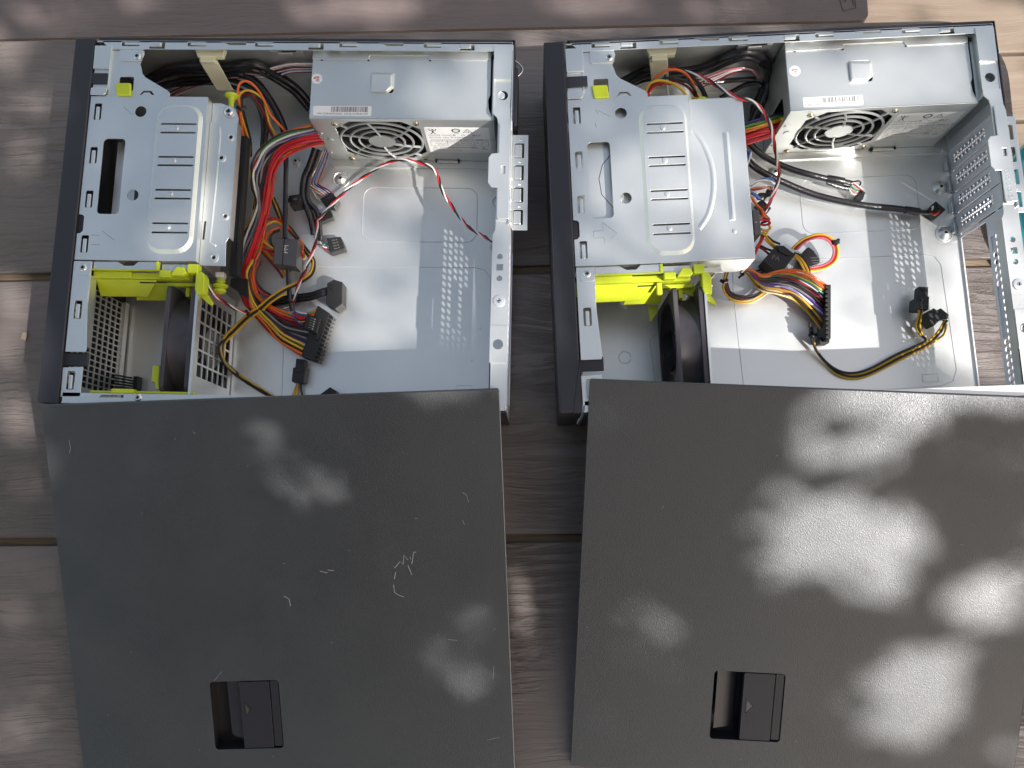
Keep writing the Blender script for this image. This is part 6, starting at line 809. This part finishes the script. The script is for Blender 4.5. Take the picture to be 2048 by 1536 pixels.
('R','ribbon_wires','pink and white ribbon wires sweeping past the lime tab of the right case','cable','ribbon wires',[('wire','pink',0.8,[(138.7,-12.1,40.0),(150.9,-8.5,44.0),(166.9,-8.4,53.2),(184.7,-8.3,53.2),(197.5,-8.0,38.0)]),('wire','white',0.8,[(139.3,-12.6,39.0),(152.1,-8.6,43.4),(167.6,-8.4,53.0),(184.9,-8.3,53.2),(197.4,-8.0,37.2)]),('wire','maroon',0.8,[(139.9,-13.0,38.0),(153.4,-8.8,42.6),(168.3,-8.3,52.6),(185.1,-8.2,53.3),(197.3,-8.1,36.3)]),('wire','white',0.8,[(140.6,-13.5,37.0),(154.6,-8.9,39.3),(169.1,-8.3,49.8),(185.4,-8.2,50.5),(197.2,-8.1,35.5)]),('wire','pink',0.8,[(141.2,-14.0,36.0),(155.9,-9.0,38.6),(169.8,-8.3,49.4),(185.6,-8.2,50.7),(197.1,-8.1,34.7)]),('wire','white',0.8,[(141.8,-14.4,35.0),(157.1,-9.2,37.8),(170.5,-8.2,49.2),(185.8,-8.1,51.0),(197.0,-8.2,33.8)]),('wire','maroon',0.8,[(142.4,-14.9,34.0),(158.3,-9.3,34.3),(171.2,-8.2,46.2),(186.0,-8.1,48.4),(196.9,-8.2,33.0)])],[])]
def build_plug(h, style, col, quad, z0, z1):
    m = {'black': 'plug', 'greyplug': 'greyplug'}[col]
    q = [Vector((x, y)) for x, y in quad]
    po = MB().prism([(v.x, v.y) for v in q], z0, z1).build('plug', m, h, bevel=.5, seg=2)
    ctr = sum(q, Vector((0, 0))) / len(q)
    if style == 'atx':
        a, b_, c_, d_ = q; ex = (c_ - b_) / 12; nx = (b_ - a).normalized(); tm = MB()
        for k in range(12):
            o0 = b_ + ex * (k + .22); o1 = b_ + ex * (k + .74)
            for zz0, zz1 in ((z0 + .4, z0 + 5.6), (z0 + 6.6, z1 - .4)):
                tm.prism([tuple(o0), tuple(o1), tuple(o1 + nx * 4.2), tuple(o0 + nx * 4.2)], zz0, zz1)
        tm.build('teeth', 'plug', po, bevel=.5)
        mid = (a + b_) / 2; l = (d_ - a)
        MB().prism([tuple(mid + l * .42), tuple(mid + l * .58), tuple(mid + l * .58 + nx * 4), tuple(mid + l * .42 + nx * 4)], z1, z1 + 2.2).build('clip', 'plug', po, bevel=.4)
    elif style == 'atxe':
        a, b_, c_, d_ = q; tm = MB()
        for k in range(12):
            o0 = a + (d_ - a) * ((k + .2) / 12); o1 = a + (d_ - a) * ((k + .8) / 12)
            tm.prism([tuple(o0 + Vector((-1.6, 0))), tuple(o1 + Vector((-1.6, 0))), tuple(o1 + Vector((1, 0))), tuple(o0 + Vector((1, 0)))], z1 - 2, z1 + .6)
        tm.build('teeth', 'plug', po, bevel=.3)
    elif style == 'pins':
        a, b_, c_, d_ = q; tm = MB(); n = 5 if (b_ - a).length > 3 and z0 > 15 else 4
        s0 = a * .35 + b_ * .65; s1 = d_ * .35 + c_ * .65
        for k in range(n):
            o_ = s0 + (s1 - s0) * ((k + 1) / (n + 1)); tm.lathe((o_.x, o_.y), [(.75, z1), (.7, z1 + .25), (.1, z1 + .3)], 10)
        tm.build('contact', 'brass', po)
        wn = MB(); s0 = a * .68 + b_ * .32; s1 = d_ * .68 + c_ * .32; dv = (b_ - a).normalized()
        for k in range(n):
            o_ = s0 + (s1 - s0) * ((k + 1) / (n + 1)); p2 = o_ + dv * 3.2; nn = (s1 - s0).normalized() * .35
            wn.prism([tuple(o_ - nn), tuple(p2 - nn), tuple(p2 + nn), tuple(o_ + nn)], z1 + .02, z1 + .1)
        wn.build('window', 'ink_grey', po)
    elif style in ('pm', 'pm2', 'pa'):
        tx = MB(); s_ = {'pm': 'PM', 'pm2': 'II', 'pa': 'PA'}[style]
        an = {'pm': R(88), 'pm2': R(88), 'pa': R(-18)}[style]
        base = {'pm': q[0] * .25 + q[1] * .35 + q[2] * .25 + q[3] * .15, 'pm2': ctr, 'pa': ctr + Vector((-4, -2))}[style]
        tx.text(s_, 6.2 if style != 'pm2' else 2.4, Matrix.Translation((base.x, base.y, z1 + .06)) @ Matrix.Rotation(an, 4, 'Z'), 'CENTER')
        tx.build('lettering', 'white_mark' if style != 'pa' else 'ink_grey', po)
        if style == 'pm':
            e0 = (q[0] + q[1]) / 2 - Vector((2, 0)); e1 = (q[2] + q[3]) / 2 - Vector((2, 0))
            MB().tube([(e0.x, e0.y, z1), (e1.x, e1.y, z1)], .5, 6).build('seam', 'ink', po)
        if style == 'pa':
            for s2 in (.3, .55, .8):
                e0 = q[0].lerp(q[2], s2); e1 = q[1].lerp(q[3], s2 * .8)
            MB().prism([tuple(q[0].lerp(ctr, .2)), tuple(q[2].lerp(ctr, .15)), tuple(q[2].lerp(ctr, .5)), tuple(q[0].lerp(ctr, .55))], z1, z1 + 1.6).build('clip', 'plug', po, bevel=.4)
    elif style == 'sata':
        st = MB()
        for k in range(3):
            y = ctr.y - 1 - k * 2.4; st.box(ctr.x - 1 + k * .6, ctr.x + 6.4 + k * .6, y, y + .8, z1, z1 + .3)
        st.build('stripe', 'ink_grey', po)
    else:
        e = q[0].lerp(q[-1], .5); f = q[min(1, len(q) - 1)].lerp(q[len(q) // 2], .5)
        MB().prism([tuple(q[0].lerp(ctr, .35)), tuple(q[1].lerp(ctr, .35)), tuple(q[1].lerp(ctr, .75)), tuple(q[0].lerp(ctr, .75))], z1, z1 + 1.0).build('clip', 'plug', po, bevel=.3)
    return po
for side, name, label, cat, group, wires, conns in CAB:
    loc, rot = LCASE if side == 'L' else RCASE
    h = thing(name, label, cat, group, loc, rot)
    for kind, col, r, pts in wires:
        if kind == 'twist':
            sp = spline(pts, 14); tot = 0; prev = sp[0]; ph = []
            for p_ in sp: tot += (p_ - prev).length; ph.append(tot / 30. * 2 * math.pi); prev = p_
            for k, cn in enumerate(('red', 'white', 'black')):
                q = []
                for i, p_ in enumerate(sp):
                    d_ = (sp[min(i + 1, len(sp) - 1)] - sp[max(i - 1, 0)]).normalized(); a_ = d_.cross(Vector((0, 0, 1))).normalized(); b_ = d_.cross(a_)
                    an = ph[i] + k * 2 * math.pi / 3; q.append(p_ + a_ * (math.cos(an) * r * 1.15) + b_ * (math.sin(an) * r * 1.15))
                MB().tube(q, r, 7).build('wire', 'w_' + cn, h)
            continue
        nm = {'wire': 'wire', 'tie': 'cable_tie', 'sleeve': 'sleeve'}[kind]
        MB().tube(spline(pts, 6), r, 8 if r < 2 else 12, flat=1 if kind != 'sleeve' or r > 2.7 else .75).build(nm, 'w_' + col, h)
    for cdef in conns: build_plug(h, *cdef)

# ------------------------------------------------------------------ tree whose leaves dapple the light
LIGHT = [(-520, 478, 23, 43, 0, 1.0), (-463, 532, 25, 12, 0, 1.0), (-311, 544, 31, 11, 0, 1.0), (-285, 485, 42, 7, 0, 1.0), (-7, 532, 87, 21, 0, 1.0), (-77, 472, 59, 5, 0, 1.0), (306, 531, 69, 12, 0, 1.0), (487, 524, 69, 15, 0, 0.5), (-493, 179, 23, 52, 0, 1.0), (-478, 94, 18, 23, 20, 1.0), (-458, 33, 16, 10, 20, 0.6), (-508, 292, 6, 14, 0, 0.5), (-362, 278, 28, 19, -10, 1.0), (-335, 294, 20, 30, 0, 1.0), (-139, 404, 38, 26, 20, 1.0), (-104, 394, 24, 55, 0, 1.0), (-97, 328, 20, 43, 0, 1.0), (-97, 242, 16, 28, 0, 0.7), (-110, 444, 24, 12, 0, 0.6), (-199, 423, 12, 12, 0, 0.4), (-156, 250, 45, 34, 0, 1.0), (-175, 275, 27, 27, 0, 0.7), (-140, 183, 40, 34, 20, 1.0), (-178, 202, 27, 49, 0, 1.0), (-148, 309, 49, 27, 0, 1.0), (-207, 241, 15, 22, 0, 0.8), (-127, 211, 22, 54, 0, 0.85), (-78, 230, 20, 67, 0, 1.0), (2, 446, 19, 20, 0, 1.0), (45, 480, 50, 14, 0, 1.0), (133, 474, 82, 8, 0, 0.6), (200, 467, 81, 12, 0, 0.5), (39, 322, 59, 55, 0, 1.0), (79, 352, 43, 47, 0, 1.0), (4, 420, 43, 18, 0, 0.5), (80, 287, 36, 24, 0, 1.0), (-7, 271, 32, 16, 0, 0.9), (45, 390, 24, 10, 0, 0.8), (-18, 375, 12, 24, 0, 0.5), (241, 417, 44, 28, 0, 1.0), (178, 404, 32, 26, 0, 1.0), (281, 425, 24, 24, 0, 1.0), (214, 388, 44, 12, 0, 1.0), (292, 337, 24, 75, 0, 1.0), (300, 239, 20, 43, 0, 0.9), (307, 265, 58, 49, 0, 1.0), (264, 218, 40, 40, 0, 1.0), (221, 176, 49, 31, -20, 1.0), (245, 295, 49, 36, 0, 1.0), (330, 194, 36, 45, 0, 0.75), (180, 176, 36, 22, 0, 1.0), (407, 197, 32, 77, 0, 1.0), (354, 152, 40, 22, 0, 0.8), (363, 217, 22, 36, 0, 0.9), (21, 232, 56, 18, 0, 1.0), (56, 203, 20, 22, 0, 0.8), (293, 158, 32, 20, 0, 0.8), (147, 433, 33, 19, 0, 0.8), (1244, 552, 79, 53, 0, 1.0), (1347, 561, 61, 79, 30, 1.0), (1445, 508, 61, 79, 0, 1.0), (1440, 349, 79, 97, 0, 1.0), (1443, 186, 61, 97, 0, 1.0), (1392, 429, 53, 44, 0, 1.0), (174, 120, 60, 36, 0, 0.28), (186, 22, 75, 54, 0, 0.25), (288, -130, 61, 53, 0, 0.25), (322, -32, 34, 42, 0, 0.25), (60, 51, 41, 41, 0, 0.06), (60, -70, 38, 30, 0, 0.16), (268, 51, 20, 16, 0, 0.14), (-32, 133, 27, 16, 0, 0.1), (-498, 378, 32, 54, 0, 0.35), (-400, 527, 75, 25, 0, 0.3), (-446, -114, 36, 90, 0, 0.22), (158, 142, 30, 10, 8, 1.0), (212, 136, 30, 18, 0, 1.0), (193, 105, 25, 22, -20, 1.0), (150, 95, 15, 12, 0, 0.7), (176, 23, 49, 38, -8, 1.0), (238, 14, 20, 35, 10, 1.0), (231, -31, 24, 18, 0, 0.9), (137, 55, 20, 18, 0, 0.6), (323, -36, 24, 30, 10, 1.0), (284, -107, 44, 27, 5, 1.0), (289, -152, 39, 23, 0, 1.0), (309, -130, 18, 35, 0, 1.0), (50, -61, 26, 23, 0, 0.4), (-20, 145, 24, 13, 0, 0.35), (343, 41, 7, 17, 0, 1.0), (265, 96, 6, 6, 0, 0.6), (373, -185, 9, 13, 0, 1.0), (405, -185, 14, 18, 0, 0.8), (85, -104, 22, 17, 0, 0.22), (-121, 356, 32, 25, 0, 1.0), (-24, 101, 12, 10, 0, 0.25), (11, 38, 11, 12, 0, 0.25), (60, -10, 12, 11, 0, 0.3), (51, -156, 16, 13, 0, 0.15), (193, -155, 13, 18, 0, 0.2), (71, 109, 14, 10, 0, 0.25), (276, 47, 12, 9, 0, 0.3), (302, 96, 11, 12, 0, 0.25), (-306, 424, 8, 6, 0, 0.2), (-425, 344, 8, 10, 0, 0.15), (-378, 102, 16, 12, 0, 0.15), (-405, 6, 17, 21, 0, 0.12), (-278, -47, 21, 17, 0, 0.12)]
SHARP = [([(-302, 125), (-282, 122), (-257, 100), (-232, 80), (-209, 62), (-214, 56), (-245, 53), (-274, 68), (-292, 96)], 0.45), ([(-66, -20), (-94, -47), (-127, -86), (-112, -109), (-80, -133), (-47, -136)], 0.42), ([(-29, -37), (-13, -36), (-9, -62), (-4, -85), (-10, -109), (-27, -113)], 0.95)]
DARK = [[(-238, 203), (-200, 160), (-168, 144), (-157, 109), (-234, 109)]]
def inside(poly, x, y):
    c = False; n = len(poly)
    for i in range(n):
        x0, y0 = poly[i]; x1, y1 = poly[i - 1]
        if (y0 > y) != (y1 > y) and x < (x1 - x0) * (y - y0) / (y1 - y0) + x0: c = not c
    return c
def edge(poly, x, y):
    best = 1e9; n = len(poly); p = Vector((x, y))
    for i in range(n):
        a = Vector(poly[i]); b = Vector(poly[i - 1]); d = b - a; k = max(0, min(1, (p - a).dot(d) / d.length_squared)); best = min(best, (p - a - d * k).length)
    return best
def canopy():
    rnd = random.Random(3); su = SUN; far = MB(); near = MB()
    ex = Vector((su.y, -su.x, 0)).normalized()
    fns = [(x, y, rx, ry, math.cos(R(ro)), math.sin(R(ro)), s) for x, y, rx, ry, ro, s in LIGHT]
    step = 8.2; x0, x1, y0, y1 = -760, 1750, -760, 900
    def leaf(mb, qx, qy, D, k=1.):
        c0 = Vector((qx, qy, 0)) + su * D
        a = rnd.uniform(0, 6.28); L_, W_ = rnd.uniform(14, 21) * k, rnd.uniform(9, 13) * k
        d1 = ex * math.cos(a) + su.cross(ex) * math.sin(a); d2 = su.cross(d1); tl = su * rnd.uniform(-6, 6)
        mb.add([c0 + d1 * L_ + tl, c0 + d2 * W_, c0 - d1 * L_ - tl, c0 - d2 * W_], [(0, 1, 2, 3)])
    for i in range(int((x1 - x0) / step)):
        for j in range(int((y1 - y0) / step)):
            qx = x0 + (i + rnd.random()) * step; qy = y0 + (j + rnd.random()) * step; lit = 0.
            for bx, by, rx, ry, c, s, st in fns:
                dx, dy = qx - bx, qy - by; u = (dx * c + dy * s) / rx; v = (-dx * s + dy * c) / ry; d = u * u + v * v
                if d < 1.6:
                    k = min(1., (1.6 - d) / .95); lit = max(lit, st * k * k * (3 - 2 * k))
            if lit > .3 and qy > 118:
                lit *= min(1., max(.6, 1.05 + .6 * (noise.noise(Vector((qx / 75, qy / 75, 3.3))) + .4 * noise.noise(Vector((qx / 28, qy / 28, 9.))))))
            put = rnd.random() < min(1., -math.log(max(lit, .02)) / 3.0) + .004; D = 3100 + rnd.uniform(-250, 250)
            for poly, st in SHARP:
                ins = inside(poly, qx, qy); ed = edge(poly, qx, qy) if not ins else 0
                if ins or ed < 16: put = rnd.random() < -math.log(st) / 3.0
                if not ins and ed < 34:
                    for _ in range(2): leaf(near, qx + rnd.uniform(-4, 4), qy + rnd.uniform(-4, 4), 1700, .28 if ed < 6 else .5 if ed < 12 else .8)
            if put: leaf(far, qx, qy, D, .74)
    for poly in DARK:
        xs = [p[0] for p in poly]; ys = [p[1] for p in poly]
        for _ in range(int((max(xs) - min(xs)) * (max(ys) - min(ys)) / 14)):
            qx, qy = rnd.uniform(min(xs), max(xs)), rnd.uniform(min(ys), max(ys))
            if inside(poly, qx, qy): leaf(near, qx, qy, 1700, .3)
    mat('leaf', (.09, .14, .05), .6)
    tr = thing('tree', 'leafy tree whose crown shades the table outside the picture', 'tree', loc=(0, 0, 0))
    far.build('crown', 'leaf', tr, smooth=False)
    near.build('added_shade_leaves', 'leaf', tr, smooth=False)  # unseen leaves added low down to cut sharp-edged light patches
    b0 = Vector((5200, -3600, -740)); b1 = Vector((4300, -2700, 2600))
    MB().tube([tuple(b0), tuple(b0.lerp(b1, .5)), tuple(b1), (3300, -1900, 3100)], [150, 120, 80, 30], 14).build('trunk', 'strip_wood', tr)
canopy()
def crown(loc, rad, n, seed, label):  # leaf mass and trunk added out of view to darken panel reflections
    rnd = random.Random(seed); mb = MB()
    for k in range(n):
        v = Vector((rnd.gauss(0, 1), rnd.gauss(0, 1), rnd.gauss(0, .7))).normalized() * rad * rnd.random() ** .4
        c0 = Vector(loc) + v + Vector((rnd.gauss(0, 60), rnd.gauss(0, 60), rnd.gauss(0, 60)))
        d1 = Vector((rnd.gauss(0, 1), rnd.gauss(0, 1), rnd.gauss(0, 1))).normalized(); d2 = d1.orthogonal().normalized()
        mb.add([c0 + d1 * 70, c0 + d2 * 38, c0 - d1 * 70, c0 - d2 * 38], [(0, 1, 2, 3)])
    mat('leaf_dark', (.022, .034, .014), .6)
    tr = thing('tree', label, 'tree'); mb.build('crown', 'leaf_dark', tr, smooth=False)
    MB().tube([(loc[0] * 1.6, loc[1] * 1.6, -740), (loc[0] * 1.3, loc[1] * 1.3, loc[2] * .5), tuple(loc)], [120, 90, 50], 12).build('trunk', 'strip_wood', tr)
crown((-760, -1800, 2350), 1350, 11000, 5, 'dark foliage added out of view to darken reflections in the left panel')
